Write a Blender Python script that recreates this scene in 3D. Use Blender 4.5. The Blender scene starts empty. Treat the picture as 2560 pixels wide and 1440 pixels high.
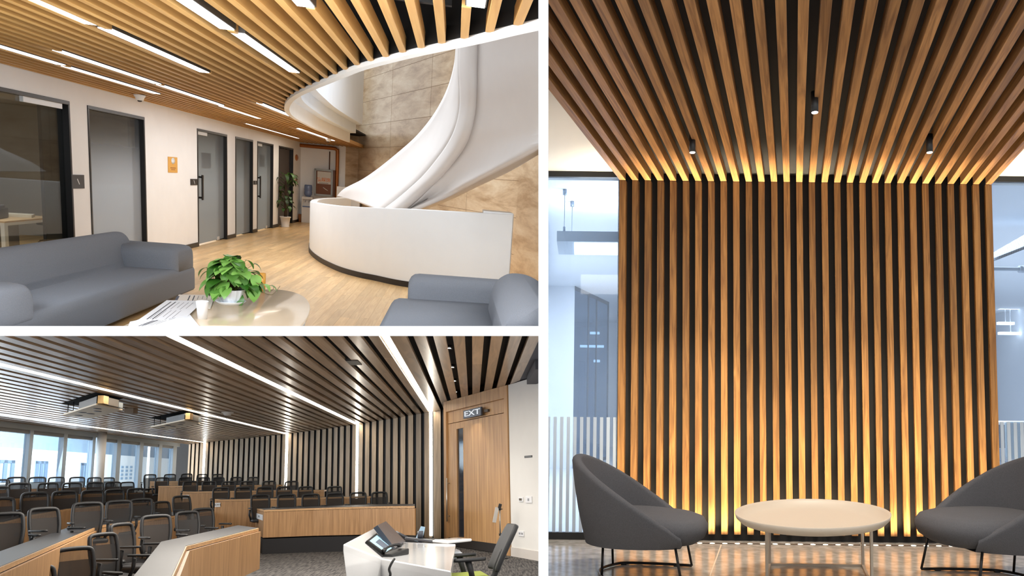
import bpy, bmesh, math, random
from mathutils import Vector, Matrix, Euler

# ---------------------------------------------------------------- scene
SC = bpy.context.scene
COL = SC.collection
F, PX, PY = 1900.0, 1450.0, 860.0          # focal length and optical centre in pixels (2560 x 1440), a level shift lens

cam_d = bpy.data.cameras.new('camera')
cam_d.sensor_fit = 'HORIZONTAL'
cam_d.sensor_width = 36.0
cam_d.lens = 36.0 * F / 2560.0
cam_d.shift_x = (1280.0 - PX) / 2560.0
cam_d.shift_y = (PY - 720.0) / 2560.0
cam_d.clip_start = 0.05
cam_d.clip_end = 300
cam = bpy.data.objects.new('camera', cam_d)
COL.objects.link(cam)
EYE = Vector((0, 0, 1.6))
cam.location = EYE
cam.rotation_euler = (math.pi / 2, 0, 0)
SC.camera = cam

world = bpy.data.worlds.new('world')
SC.world = world
world.use_nodes = True
wb = world.node_tree.nodes['Background']
wb.inputs[0].default_value = (0.97, 0.985, 1.0, 1)
wb.inputs[1].default_value = 1.08

SC.view_settings.view_transform = 'Standard'
SC.view_settings.look = 'None'
SC.view_settings.exposure = 0.0
SC.view_settings.gamma = 1.0
SC.view_settings.use_curve_mapping = False
SC.cycles.use_denoising = True
SC.cycles.max_bounces = 8
SC.cycles.diffuse_bounces = 4
SC.cycles.glossy_bounces = 3
SC.cycles.transparent_max_bounces = 12
SC.cycles.sample_clamp_indirect = 4.0
SC.cycles.caustics_reflective = False
SC.cycles.caustics_refractive = False

# ---------------------------------------------------------------- room frames
def ray(px, py):
    return Vector(((px - PX) / F, 1.0, -(py - PY) / F))

class Room:
    """A rigid frame for one room: X right, Y into the room, Z up, floor at z = 0, eye at height he."""
    def __init__(s, vp, xv, he, mode='vp'):
        if mode == 'vp':
            yv = PY - (F * F + (xv - PX) * (vp[0] - PX)) / (vp[1] - PY)
            V = ray(xv, yv)
            V = V if V.z > 0 else -V
            Z = V.normalized(); Y = ray(*vp).normalized(); X = Y.cross(Z)
        else:
            Z = Vector(vp).normalized()
            X = Vector((Z.z, 0, -Z.x)).normalized(); Y = Z.cross(X)
        s.he = he
        R = Matrix((X, Y, Z)).transposed()
        s.R = R
        s.M = Matrix.Translation(EYE) @ R.to_4x4() @ Matrix.Translation((0, 0, -he))
    def ldir(s, px, py):
        return s.R.transposed() @ ray(px, py)
    def at(s, px, py, x=None, y=None, z=None):
        l = s.ldir(px, py)
        t = x / l.x if x is not None else (y / l.y if y is not None else (z - s.he) / l.z)
        return Vector((l.x * t, l.y * t, l.z * t + s.he))
    def pix(s, p):
        w = s.R @ Vector((p[0], p[1], p[2] - s.he))
        return (PX + F * w.x / w.y, PY - F * w.z / w.y)
    def height(s, x, y, py):
        a, b = -3.0, 12.0
        for _ in range(40):
            m = (a + b) / 2
            if s.pix((x, y, m))[1] > py: a = m
            else: b = m
        return a

R1 = Room((1138, 457), 600, 1.85)
R2 = Room((1182, 1198), 1050, 1.5)
R3 = Room((300.0 / 25785, 140.0 / F, 1.0), 0, 1.1, 'n')

SPAN = {}; _seen = set()
def mark(k):
    new = {o.name for o in bpy.data.objects} - _seen
    SPAN[k] = new; _seen.update(new)
mark(0)

# ---------------------------------------------------------------- helpers
def lin(r, g, b):
    f = lambda c: (c / 255 / 12.92) if c / 255 <= 0.04045 else ((c / 255 + 0.055) / 1.055) ** 2.4
    return (f(r), f(g), f(b), 1.0)

MATS = {}
def mat(name, col, rough=0.6, metal=0.0, emit=0.0, spec=0.5, bump=None, coat=0.0, noise=None, emitcol=None):
    """noise = (scale, amount); bump = (scale, strength)"""
    if name in MATS: return MATS[name]
    m = bpy.data.materials.new(name); m.use_nodes = True
    nt = m.node_tree; b = nt.nodes['Principled BSDF']
    c = lin(*col)
    b.inputs['Base Color'].default_value = c
    b.inputs['Roughness'].default_value = rough
    b.inputs['Metallic'].default_value = metal
    b.inputs['Specular IOR Level'].default_value = spec
    b.inputs['Coat Weight'].default_value = coat
    if emit:
        b.inputs['Emission Color'].default_value = lin(*(emitcol or col)); b.inputs['Emission Strength'].default_value = emit
    tc = nt.nodes.new('ShaderNodeTexCoord')
    sc, am = noise if noise else (3.0, 0.04)
    n = nt.nodes.new('ShaderNodeTexNoise'); n.inputs['Scale'].default_value = sc; n.inputs['Detail'].default_value = 4
    nt.links.new(tc.outputs['Object'], n.inputs['Vector'])
    mx = nt.nodes.new('ShaderNodeMix'); mx.data_type = 'RGBA'
    mx.inputs[6].default_value = tuple(x * (1 - am) for x in c[:3]) + (1,)
    mx.inputs[7].default_value = tuple(min(1, x * (1 + am)) for x in c[:3]) + (1,)
    nt.links.new(n.outputs['Fac'], mx.inputs[0]); nt.links.new(mx.outputs[2], b.inputs['Base Color'])
    if bump:
        n2 = nt.nodes.new('ShaderNodeTexNoise'); n2.inputs['Scale'].default_value = bump[0]; n2.inputs['Detail'].default_value = 3
        nt.links.new(tc.outputs['Object'], n2.inputs['Vector'])
        bp = nt.nodes.new('ShaderNodeBump'); bp.inputs['Strength'].default_value = bump[1]; bp.inputs['Distance'].default_value = 0.01
        nt.links.new(n2.outputs['Fac'], bp.inputs['Height']); nt.links.new(bp.outputs[0], b.inputs['Normal'])
    MATS[name] = m
    return m

def wood(name, c1, c2, axis='y', rough=0.5, fine=28.0, along=1.2, spec=0.4, tonevar=0.35, coat=0.0, figure=0.5, turn=0.0):
    """grain runs along axis; 'tone' is a per-plank value stored on the mesh"""
    if name in MATS: return MATS[name]
    m = bpy.data.materials.new(name); m.use_nodes = True
    nt = m.node_tree; N = nt.nodes.new; L = nt.links.new; b = nt.nodes['Principled BSDF']
    tc = N('ShaderNodeTexCoord'); at = N('ShaderNodeAttribute'); at.attribute_name = 'tone'
    mp = N('ShaderNodeMapping'); s = [fine] * 3; s['xyz'.index(axis)] = along
    mp.inputs['Scale'].default_value = s
    add = N('ShaderNodeVectorMath'); add.operation = 'MULTIPLY_ADD'
    add.inputs[1].default_value = (40, 40, 40)
    vr = N('ShaderNodeVectorRotate'); vr.rotation_type = 'Z_AXIS'; vr.inputs['Angle'].default_value = turn
    L(at.outputs['Vector'], add.inputs[0]); L(tc.outputs['Object'], vr.inputs['Vector']); L(vr.outputs[0], mp.inputs['Vector']); L(mp.outputs[0], add.inputs[2])
    n = N('ShaderNodeTexNoise'); n.inputs['Scale'].default_value = 1.0; n.inputs['Detail'].default_value = 6; n.inputs['Distortion'].default_value = figure
    L(add.outputs[0], n.inputs['Vector'])
    cr = N('ShaderNodeValToRGB'); cr.color_ramp.elements[0].position = 0.32; cr.color_ramp.elements[1].position = 0.68
    cr.color_ramp.elements[0].color = lin(*c1); cr.color_ramp.elements[1].color = lin(*c2)
    L(n.outputs['Fac'], cr.inputs[0])
    mr = N('ShaderNodeMapRange'); mr.inputs['To Min'].default_value = 1 - tonevar; mr.inputs['To Max'].default_value = 1 + tonevar * 0.6
    L(at.outputs['Fac'], mr.inputs['Value'])
    sc = N('ShaderNodeVectorMath'); sc.operation = 'SCALE'
    L(cr.outputs[0], sc.inputs[0]); L(mr.outputs[0], sc.inputs['Scale'])
    L(sc.outputs[0], b.inputs['Base Color'])
    b.inputs['Roughness'].default_value = rough; b.inputs['Specular IOR Level'].default_value = spec; b.inputs['Coat Weight'].default_value = coat
    b.inputs['Coat Roughness'].default_value = 0.15
    MATS[name] = m
    return m

def glass(name, tint=(235, 240, 245), refl=0.12, film=None, filmcol=(200, 210, 220), haze=0.0):
    """thin pane: see-through + mirror-like part; film = (z0, z1, amount) frosted gradient between heights"""
    if name in MATS: return MATS[name]
    m = bpy.data.materials.new(name); m.use_nodes = True
    nt = m.node_tree; N = nt.nodes.new; L = nt.links.new
    nt.nodes.remove(nt.nodes['Principled BSDF']); out = nt.nodes['Material Output']
    tr = N('ShaderNodeBsdfTransparent'); tr.inputs[0].default_value = lin(*tint)
    gl = N('ShaderNodeBsdfGlossy'); gl.inputs['Roughness'].default_value = 0.02
    lw = N('ShaderNodeLayerWeight'); lw.inputs[0].default_value = 0.35
    mr = N('ShaderNodeMapRange'); mr.inputs['To Min'].default_value = refl * 0.5; mr.inputs['To Max'].default_value = min(1, refl * 2.5)
    L(lw.outputs['Facing'], mr.inputs['Value'])
    m1 = N('ShaderNodeMixShader'); L(mr.outputs[0], m1.inputs[0]); L(tr.outputs[0], m1.inputs[1]); L(gl.outputs[0], m1.inputs[2])
    last = m1
    if film or haze:
        df = N('ShaderNodeBsdfDiffuse'); df.inputs[0].default_value = lin(*filmcol)
        tl = N('ShaderNodeBsdfTranslucent'); tl.inputs[0].default_value = lin(*filmcol)
        m2 = N('ShaderNodeMixShader'); m2.inputs[0].default_value = 0.4; L(df.outputs[0], m2.inputs[1]); L(tl.outputs[0], m2.inputs[2])
        m3 = N('ShaderNodeMixShader'); L(m1.outputs[0], m3.inputs[1]); L(m2.outputs[0], m3.inputs[2])
        if film:
            tc = N('ShaderNodeTexCoord'); sx = N('ShaderNodeSeparateXYZ'); L(tc.outputs['Object'], sx.inputs[0])
            fr = N('ShaderNodeMapRange'); fr.interpolation_type = 'SMOOTHSTEP'
            fr.inputs['From Min'].default_value = film[0]; fr.inputs['From Max'].default_value = film[1]
            fr.inputs['To Min'].default_value = haze; fr.inputs['To Max'].default_value = film[2]
            L(sx.outputs['Z'], fr.inputs['Value']); L(fr.outputs[0], m3.inputs[0])
        else:
            m3.inputs[0].default_value = haze
        last = m3
    L(last.outputs[0], out.inputs[0])
    MATS[name] = m
    return m

def glow(name, col, strength):
    if name in MATS: return MATS[name]
    m = bpy.data.materials.new(name); m.use_nodes = True
    nt = m.node_tree; b = nt.nodes['Principled BSDF']
    b.inputs['Base Color'].default_value = lin(*col)
    b.inputs['Emission Color'].default_value = lin(*col); b.inputs['Emission Strength'].default_value = strength
    MATS[name] = m
    return m

rnd = random.Random(7)

class MB:
    def __init__(s): s.v = []; s.f = []; s.t = []; s.sm = []
    def add(s, vs, fs, tone=None, smooth=False):
        o = len(s.v); t = rnd.random() if tone is None else tone
        for v in vs: s.v.append(tuple(v)); s.t.append(t)
        for f in fs: s.f.append([i + o for i in f]); s.sm.append(smooth)
        return s
    def box(s, x0, x1, y0, y1, z0, z1, m=None, tone=None):
        vs = [Vector((x, y, z)) for z in (z0, z1) for x, y in ((x0, y0), (x1, y0), (x1, y1), (x0, y1))]
        if m is not None: vs = [m @ v for v in vs]
        return s.add(vs, [(3, 2, 1, 0), (4, 5, 6, 7), (0, 1, 5, 4), (1, 2, 6, 5), (2, 3, 7, 6), (3, 0, 4, 7)], tone)
    def prism(s, poly, z0, z1, tone=None, m=None):
        n = len(poly); area = sum(poly[i][0] * poly[(i + 1) % n][1] - poly[(i + 1) % n][0] * poly[i][1] for i in range(n))
        if area < 0: poly = poly[::-1]
        vs = [Vector((p[0], p[1], z0)) for p in poly] + [Vector((p[0], p[1], z1)) for p in poly]
        if m is not None: vs = [m @ v for v in vs]
        return s.add(vs, [tuple(range(n))[::-1], tuple(range(n, 2 * n))] + [(i, (i + 1) % n, n + (i + 1) % n, n + i) for i in range(n)], tone)
    def grid(s, rows, closed=False, tone=None, smooth=True, cap=False):
        n = len(rows[0]); vs = [p for r in rows for p in r]; fs = []
        for i in range(len(rows) - 1):
            for j in range(n if closed else n - 1):
                k = (j + 1) % n
                fs.append((i * n + j, i * n + k, (i + 1) * n + k, (i + 1) * n + j))
        if cap:
            fs.append(tuple(range(n))[::-1]); fs.append(tuple(range((len(rows) - 1) * n, len(rows) * n)))
        return s.add(vs, fs, tone, smooth)
    def tube(s, pts, r, seg=8, tone=None, closed=False):
        pts = [Vector(p) for p in pts]; rows = []; n = len(pts); up = None
        for i, p in enumerate(pts):
            a = pts[i - 1] if (i > 0 or closed) else p; c = pts[(i + 1) % n] if (i < n - 1 or closed) else p
            t = (c - a).normalized()
            if up is None:
                up = Vector((0, 0, 1)) if abs(t.z) < 0.9 else Vector((1, 0, 0))
            u = (up - t * up.dot(t)).normalized(); w = t.cross(u); up = u
            rr = r[i] if isinstance(r, (list, tuple)) else r
            rows.append([p + (u * math.cos(2 * math.pi * k / seg) + w * math.sin(2 * math.pi * k / seg)) * rr for k in range(seg)])
        if closed: rows.append(rows[0])
        return s.grid(rows, True, tone, True, not closed)
    def lathe(s, prof, seg=24, c=(0, 0, 0), m=None, tone=None, sx=1.0, sy=1.0):
        rows = []
        for r, z in prof:
            row = [Vector((c[0] + sx * r * math.cos(2 * math.pi * k / seg), c[1] + sy * r * math.sin(2 * math.pi * k / seg), c[2] + z)) for k in range(seg)]
            if m is not None: row = [m @ v for v in row]
            rows.append(row)
        return s.grid(rows, True, tone, True, True)
    def build(s, name, mt, parent=None, room=None, bevel=0, seg=2, mod=None):
        me = bpy.data.meshes.new(name); me.from_pydata(s.v, [], s.f)
        a = me.attributes.new('tone', 'FLOAT', 'POINT'); a.data.foreach_set('value', s.t)
        me.polygons.foreach_set('use_smooth', s.sm); me.materials.append(mt); me.update()
        o = bpy.data.objects.new(name, me); COL.objects.link(o)
        if parent is not None: o.parent = parent
        elif room is not None: o.matrix_world = room.M
        if bevel:
            b = o.modifiers.new('bevel', 'BEVEL'); b.width = bevel; b.segments = seg; b.limit_method = 'ANGLE'; b.angle_limit = 0.6
            me.polygons.foreach_set('use_smooth', [seg > 2 or x for x in s.sm])
        return o

def T(x=0, y=0, z=0): return Matrix.Translation((x, y, z))
def RZ(a): return Matrix.Rotation(a, 4, 'Z')
def RX(a): return Matrix.Rotation(a, 4, 'X')
def RY(a): return Matrix.Rotation(a, 4, 'Y')

def tag(o, label, cat, group=None, kind=None):
    o['label'] = label; o['category'] = cat
    if group: o['group'] = group
    if kind: o['kind'] = kind
    return o
def thing(name, label, cat, room, loc=(0, 0, 0), rz=0.0, group=None, m=None):
    o = bpy.data.objects.new(name, None); COL.objects.link(o); o.empty_display_size = 0.1
    o.matrix_world = room.M @ (m if m is not None else T(*loc) @ RZ(rz))
    return tag(o, label, cat, group)
def struct(o, label=None):
    o['kind'] = 'structure'
    if label: o['label'] = label
    return o
def dup(root, room, m, label, group=None):
    r = root.copy(); COL.objects.link(r); r.matrix_world = room.M @ m; r['label'] = label
    if group: r['group'] = group
    for ch in list(root.children):
        c = ch.copy(); COL.objects.link(c); c.parent = r
        for g in list(ch.children):
            e = g.copy(); COL.objects.link(e); e.parent = c
    return r
def lamp(name, room, loc, aim, kind, energy, col=(1, 1, 1), size=(0.3, 0.3), spread=None, spot=None, blend=0.5, radius=0.03):
    l = bpy.data.lights.new(name, kind); l.energy = energy; l.color = col
    if kind == 'AREA':
        l.shape = 'RECTANGLE'; l.size = size[0]; l.size_y = size[1]
        if spread: l.spread = spread
    else:
        l.shadow_soft_size = radius
    if kind == 'SPOT': l.spot_size = spot; l.spot_blend = blend
    o = bpy.data.objects.new(name, l); COL.objects.link(o)
    z = -(Vector(aim)).normalized(); up = Vector((0, 1, 0)) if abs(z.y) < 0.9 else Vector((1, 0, 0))
    x = up.cross(z).normalized(); y = z.cross(x)
    m = Matrix((x, y, z)).transposed().to_4x4(); m.translation = Vector(loc)
    o.matrix_world = room.M @ m
    return o
def smooth(pts, n=6):
    """Catmull-Rom through the given points"""
    P = [Vector(p) for p in pts]; out = []
    for i in range(len(P) - 1):
        a = P[max(i - 1, 0)]; b = P[i]; c = P[i + 1]; d = P[min(i + 2, len(P) - 1)]
        for k in range(n):
            t = k / n
            out.append(0.5 * ((2 * b) + (c - a) * t + (2 * a - 5 * b + 4 * c - d) * t * t + (3 * b - a - 3 * c + d) * t ** 3))
    out.append(P[-1]); return out
def text(body, size, mt, parent, m, depth=0.001, align='CENTER', name='lettering', sx=1.0):
    cu = bpy.data.curves.new(name, 'FONT'); cu.body = body; cu.size = size; cu.extrude = depth; cu.align_x = align; cu.align_y = 'CENTER'
    cu.offset = size * 0.012
    tmp = bpy.data.objects.new('tmp', cu); COL.objects.link(tmp); bpy.context.view_layer.update()
    me = bpy.data.meshes.new_from_object(tmp.evaluated_get(bpy.context.evaluated_depsgraph_get())); bpy.data.objects.remove(tmp); bpy.data.curves.remove(cu)
    me.transform(m @ Matrix.Diagonal((sx, 1, 1, 1))); me.materials.clear(); me.materials.append(mt)
    o = bpy.data.objects.new(name, me); COL.objects.link(o); o.parent = parent
    return o
WHITE = mat('white_paint', (238, 236, 232), 0.7)
BLACK = mat('black_paint', (22, 21, 21), 0.45)

# ================================================================ ROOM 3: lounge with the slatted wall (right)
R = R3; HE = R.he
WT = R.at(1700, 452, y=1)      # scale the wall distance from the floor line
YB = R.at(1700, 1350, z=0).y                      # black backing of the slatted wall
YF = YB - 0.055                                  # front of the slats
ZC = R.at(1700, 452, y=YF).z                      # underside of the ceiling slats
_l = R.ldir(1985, 1000); SK = _l.x / _l.y         # the slats run at this skew into the room
def skx(x, y): return x + SK * (y - YF)

walnut_v = wood('walnut_upright', (120, 82, 46), (174, 126, 72), 'z', 0.5, 34, 1.6, 0.3, 0.30, 0, 1.6)
walnut_c = wood('walnut_ceiling', (116, 80, 48), (170, 124, 76), 'y', 0.5, 34, 1.3, 0.35, 0.25, 0, 1.6, turn=math.atan(SK))
black3 = mat('black_backing', (19, 17, 16), 0.85)
white3 = mat('white_plaster_lounge', (236, 234, 230), 0.8)
pale3 = mat('pale_office_paint', (222, 228, 236), 0.8)

# floor: polished concrete
cm = mat('polished_concrete', (150, 128, 106), 0.15, spec=0.5, noise=(2.2, 0.10))
nt = cm.node_tree; N = nt.nodes.new; L = nt.links.new; b = nt.nodes['Principled BSDF']
tc = N('ShaderNodeTexCoord')
vo = N('ShaderNodeTexVoronoi'); vo.inputs['Scale'].default_value = 110; L(tc.outputs['Object'], vo.inputs['Vector'])
no = N('ShaderNodeTexNoise'); no.inputs['Scale'].default_value = 14; no.inputs['Detail'].default_value = 8; L(tc.outputs['Object'], no.inputs['Vector'])
cr = N('ShaderNodeValToRGB'); cr.color_ramp.elements[0].position = 0.36; cr.color_ramp.elements[1].position = 0.66
cr.color_ramp.elements[0].color = lin(158, 150, 138); cr.color_ramp.elements[1].color = lin(196, 187, 174); L(no.outputs['Fac'], cr.inputs[0])
c2 = N('ShaderNodeValToRGB'); c2.color_ramp.elements[0].position = 0.05; c2.color_ramp.elements[1].position = 0.16
c2.color_ramp.elements[0].color = (0.45, 0.45, 0.45, 1); c2.color_ramp.elements[1].color = (1, 1, 1, 1); L(vo.outputs['Distance'], c2.inputs[0])
mm = N('ShaderNodeMix'); mm.data_type = 'RGBA'; mm.blend_type = 'MULTIPLY'; mm.inputs[0].default_value = 0.4
L(cr.outputs[0], mm.inputs[6]); L(c2.outputs[0], mm.inputs[7]); L(mm.outputs[2], b.inputs['Base Color'])
fl = MB()
XL, XR = R.at(1330, 1340, y=YF).x, 8.5
XW0 = R.at(1545.5, 900, y=YF).x; XW1 = R.at(2491.5, 900, y=YF).x     # ends of the slatted wall
fl.box(-1.2, 8.5, 2.45, YF + 12, -0.1, 0)
struct(fl.build('floor', cm, room=R), 'polished concrete lounge floor')
jt = MB()
p0, p1 = R.at(1803, 1362, z=0.0), R.at(1775, 1440, z=0.0)
jt.prism([(p0.x - .005, p0.y), (p0.x + .005, p0.y), (p1.x + .004, p1.y), (p1.x - .004, p1.y)], 0.0003, 0.0012)
struct(jt.build('trim_floor_joint', mat('pale_joint', (214, 196, 170), 0.6), room=R))

# slatted wall, one piece of cladding on a black backing
PITCH = (XW1 - XW0 - 0.05) / 29
SW = 0.0505
wall = MB(); wall.box(XW0 - 0.0, XW1 + SK * .05, YB, YB + 0.16, 0, ZC + 0.09)
wm = wall.build('wall_slatted', black3, room=R); struct(wm, 'wall clad in upright walnut slats on black')
sl = MB()
zb = R.at(1700, 1335, y=YF).z
for k in range(30):
    x = XW0 + PITCH * k + rnd.uniform(-.0015, .0015)
    h = YB - YF
    w = SW * (1.0 if k not in (0, 29) else 1.02)
    sl.prism([(x, YF), (x + w, YF), (x + w + SK * h, YB), (x + SK * h, YB)], zb, ZC - 0.002)
o = sl.build('slat_cladding', walnut_v, wm, bevel=0.0012, seg=1)
# slatted ceiling
cs = MB(); Y0 = 2.7
for k in range(30):
    x = XW0 + PITCH * k; w = SW
    cs.prism([(skx(x, Y0), Y0), (skx(x + w, Y0), Y0), (x + w, YF), (x, YF)], ZC, ZC + 0.075)
cb = MB()
xa, xb = XW0 + 0.004, XW0 + PITCH * 29 + SW - 0.004
cb.prism([(skx(xa, Y0), Y0), (skx(xb, Y0), Y0), (xb + SK * .05, YB), (xa + SK * .05, YB)], ZC + 0.075, ZC + 0.11)
cbo = cb.build('ceiling_slatted', black3, room=R); struct(cbo, 'black ceiling hung with walnut slats')
cs.build('slat_cladding', walnut_c, cbo, bevel=0.0012, seg=1)

# white ceilings beside the slats and the glass fronts under them
ZW = R.at(1450, 437, y=YF).z + 0.0
cl = MB()
cl.prism([(skx(xa, Y0) - 3.5, Y0), (skx(xa, Y0), Y0), (xa, YF), (xa, YB + 0.02), (xa - 2.5, YB + 0.02)], ZC + 0.075, ZC + 0.12)
struct(cl.build('ceiling_left', white3, room=R))
cr_ = MB()
cr_.prism([(skx(xb, Y0), Y0), (skx(xb, Y0) + 4, Y0), (xb + 4, YB + 0.02), (xb, YB + 0.02), (xb, YF)], ZC + 0.075, ZC + 0.12)
struct(cr_.build('ceiling_right', white3, room=R))

gl3 = glass('partition_glass', (236, 242, 248), 0.05, haze=0.10, filmcol=(200, 214, 230))
frost = mat('frosted_film', (184, 197, 211), 0.8, spec=0.2)
def glass_front(n, x0, x1, label):
    g = MB(); g.box(x0, x1, YF + .03, YF + .038, 0.05, ZC + 0.03)
    root = g.build('window_%d' % n, gl3, room=R); struct(root, label)
    f = MB(); f.box(x0, x1, YF + .015, YF + .055, ZC + 0.028, ZC + 0.075); f.box(x0, x1, YF + .015, YF + .055, 0, 0.055)
    f.build('window_frame', BLACK, root)
    st = MB(); w = 0.0265; ps = 0.053
    zt = R.at(1500, 1043, y=YF + .03).z; zl = R.at(1500, 1332, y=YF + .03).z
    x = x0 + 0.01
    while x < x1 - w:
        st.box(x, x + w, YF + .0265, YF + .0297, zl, zt); x += ps
    st.build('frosted_stripes', frost, root)
glass_front(1, XW0 - 1.9, XW0 - 0.004, 'glass front left of the slatted wall with frosted stripes')
glass_front(2, XW1 + 0.02, XW1 + 2.2, 'glass front right of the slatted wall with frosted stripes')

# office behind the glass
ZO = ZC + 0.06
of = MB(); of.box(-4, 8.5, YB + .17, YF + 12, ZO, ZO + .1); struct(of.build('ceiling_office', pale3, room=R))
of = MB(); of.box(-4, 8.5, YF + 12, YF + 12.1, 0, ZO); struct(of.build('wall_office_back', pale3, room=R))
of = MB(); of.box(8.5, 8.6, YB, YF + 12, 0, ZO); struct(of.build('wall_office_right', pale3, room=R))
pc = R.at(1437, 715, z=ZO)                      # corner of the white wall seen through the left glass
of = MB(); of.box(-4, pc.x, pc.y, pc.y + .12, 0, ZO); struct(of.build('wall_office_left', pale3, room=R))
of = MB(); of.box(-4, -3.9, YB, YF + 12, 0, ZO); struct(of.build('wall_office_side', pale3, room=R))
fo = MB(); fo.box(-4, 8.5, YF + .06, YF + 12, -0.0, 0.004); struct(fo.build('floor_office', mat('pale_resin_floor', (214, 220, 228), 0.4), room=R))
# meeting room glass box behind the left glass
pe = R.at(1521, 755, z=ZO)
mb = MB()
mg = glass('meeting_glass', (196, 214, 230), 0.16, haze=0.12, filmcol=(150, 172, 196))
dx, dy = pe.x - pc.x, pe.y - pc.y
mb.prism([(pc.x, pc.y), (pe.x, pe.y), (pe.x, pe.y + .02), (pc.x, pc.y + .02)], 0.05, ZO - .03)
mr = mb.build('window_3', mg, room=R); struct(mr, 'glass wall of the meeting room beyond the left glass')
fr = MB()
fr.prism([(pc.x, pc.y - .02), (pe.x, pe.y - .02), (pe.x, pe.y + .05), (pc.x, pc.y + .05)], ZO - .06, ZO)
fr.prism([(pc.x, pc.y - .02), (pe.x, pe.y - .02), (pe.x, pe.y + .05), (pc.x, pc.y + .05)], 0, .06)
for t in (0.38, .62, 1.0):
    x, y = pc.x + dx * t, pc.y + dy * t
    fr.box(x - .012, x + .012, y - .02, y + .03, 0, ZO)
fr.build('window_frame', mat('grey_frame', (70, 78, 90), 0.5), mr)
cabm = mat('pale_blue_cupboard', (158, 180, 204), 0.6)
for i, (a, b_, h) in enumerate(((1445, 1462, 1.9), (1470, 1483, 2.1))):
    q0, q1 = R.at(a, 1000, y=pe.y + 1.6), R.at(b_, 1000, y=pe.y + 1.6)
    c = MB(); c.box(q0.x, q1.x, q0.y, q0.y + .5, 0, h)
    o = c.build('tall_cupboard', cabm, room=R, bevel=.01)
    tag(o, ['pale blue tall cupboard nearer the white wall, behind the meeting room glass', 'slim tall pale blue cupboard in the middle of the meeting room glass'][i], 'cupboard', 'cupboards behind the meeting room glass')
# suspended light box behind the left glass
yl = YB + .35
q0 = R.at(1392, 603, y=yl); PZ = q0.z
sb = thing('pendant_light', 'white box pendant light on thin cables behind the left glass', 'light', R, (0, 0, 0))
h = MB(); h.box(q0.x, q0.x + 1.4, yl, yl + .6, PZ, PZ + .09); h.build('housing', mat('pale_grey_metal', (176, 190, 204), 0.5), sb)
h = MB(); h.box(q0.x + .15, q0.x + 1.38, yl + .04, yl + .56, PZ - .008, PZ + .001); h.build('diffuser', glow('cool_panel_light', (235, 245, 255), 5), sb)
for px_, yy in ((1411, .1), (1430, .5)):
    x = R.at(px_, 560, y=yl + yy).x
    h = MB(); h.tube([(x, yl + yy, PZ + .09), (x, yl + yy, ZO)], .003, 6); h.lathe([(.018, -.05), (.018, 0)], 10, (x, yl + yy, ZO)); h.lathe([(.012, 0), (.012, .06)], 8, (x, yl + yy, PZ + .09))
    h.build('cable', mat('steel_cable', (120, 132, 145), 0.4, 0.8), sb)
lamp('pendant_uplight', R, (q0.x + .75, yl + .3, PZ + .10), (0, 0, 1), 'AREA', 22, (.97, .99, 1), size=(1.2, .5))
# ceiling strip lights deep in the office
for i, (px_, py_, w, lab) in enumerate((((1475), 835, 24, 'highest thin strip light reflected blue in the office left of the slatted wall'), (1450, 868, 60, 'long sloping strip light deep in the office at left'), (1480, 905, 20, 'lowest short strip light deep in the office at left'),
                                      (2500, 772, 50, 'upper strip light seen through the right glass'), (2497, 811, 40, 'middle strip light seen through the right glass'), (2500, 836, 60, 'lowest strip light seen through the right glass'))):
    p = R.at(px_, py_, z=2.5 if i > 2 else 2.3); q = R.at(px_ + w, py_, z=2.5 if i > 2 else 2.3)
    p.y = YF + (10.5 if i < 3 else 8.5) ; q = R.at(px_ + w, py_, y=p.y); p = R.at(px_, py_, y=p.y)
    g = MB(); g.box(p.x, q.x, p.y, p.y + .08, p.z, p.z + .05)
    jb = MB(); jb.box((p.x + q.x) / 2 - .004, (p.x + q.x) / 2 + .004, p.y + .03, p.y + .05, p.z + .05, max(ZO, p.z + .06))
    o = g.build('strip_light', glow('cool_strip', (240, 248, 255), 4), room=R); tag(o, lab, 'light', 'strip lights in the office'); jb.build('hanger', pale3, o)
# pipes, perforated tray, desk and chair behind the right glass
pm = mat('pale_pipe', (140, 152, 166), 0.4, 0.6)
for i, (py_, r) in enumerate(((541, .022), (673, .02))):
    p = R.at(2560, py_, y=YF + 1.6)
    g = MB(); g.tube([(p.x - 1.2, p.y, p.z), (p.x + 1.5, p.y, p.z)], r, 10); g.lathe([(r * 1.9, -.03), (r * 1.9, .03)], 12, m=T(p.x - .02, p.y, p.z) @ RY(math.pi / 2))
    o = g.build('ceiling_pipe', pm, room=R); tag(o, ['pale pipe highest behind the right glass', 'pale pipe below the perforated tray behind the right glass'][i], 'pipe')
tm = mat('perforated_metal', (150, 164, 180), 0.5, 0.3)
nt = tm.node_tree; ck = nt.nodes.new('ShaderNodeTexChecker'); ck.inputs['Scale'].default_value = 60; ck.inputs[1].default_value = lin(190, 202, 214); ck.inputs[2].default_value = lin(96, 110, 128)
tc = nt.nodes.new('ShaderNodeTexCoord'); nt.links.new(tc.outputs['Object'], ck.inputs[0]); nt.links.new(ck.outputs[0], nt.nodes['Principled BSDF'].inputs['Base Color'])
g = MB(); a1, a2, a3, a4 = R.at(2480, 640, y=YF + 1.6), R.at(2480, 655, y=YF + 1.2), R.at(2620, 600, y=YF + 1.2), R.at(2620, 560, y=YF + 1.6)
g.grid([[a1, a2], [a4, a3]]); g.grid([[a1 + Vector((0, 0, .03)), a2 + Vector((0, 0, .03))], [a4 + Vector((0, 0, .03)), a3 + Vector((0, 0, .03))]])
o = g.build('perforated_tray', tm, room=R); tag(o, 'perforated pale metal cable tray under the office ceiling at right', 'cable tray')
p = R.at(2500, 1055, y=YF + 2.6)
dk = thing('office_desk', 'white desk seen through the right glass', 'desk', R, (0, 0, 0))
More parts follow.
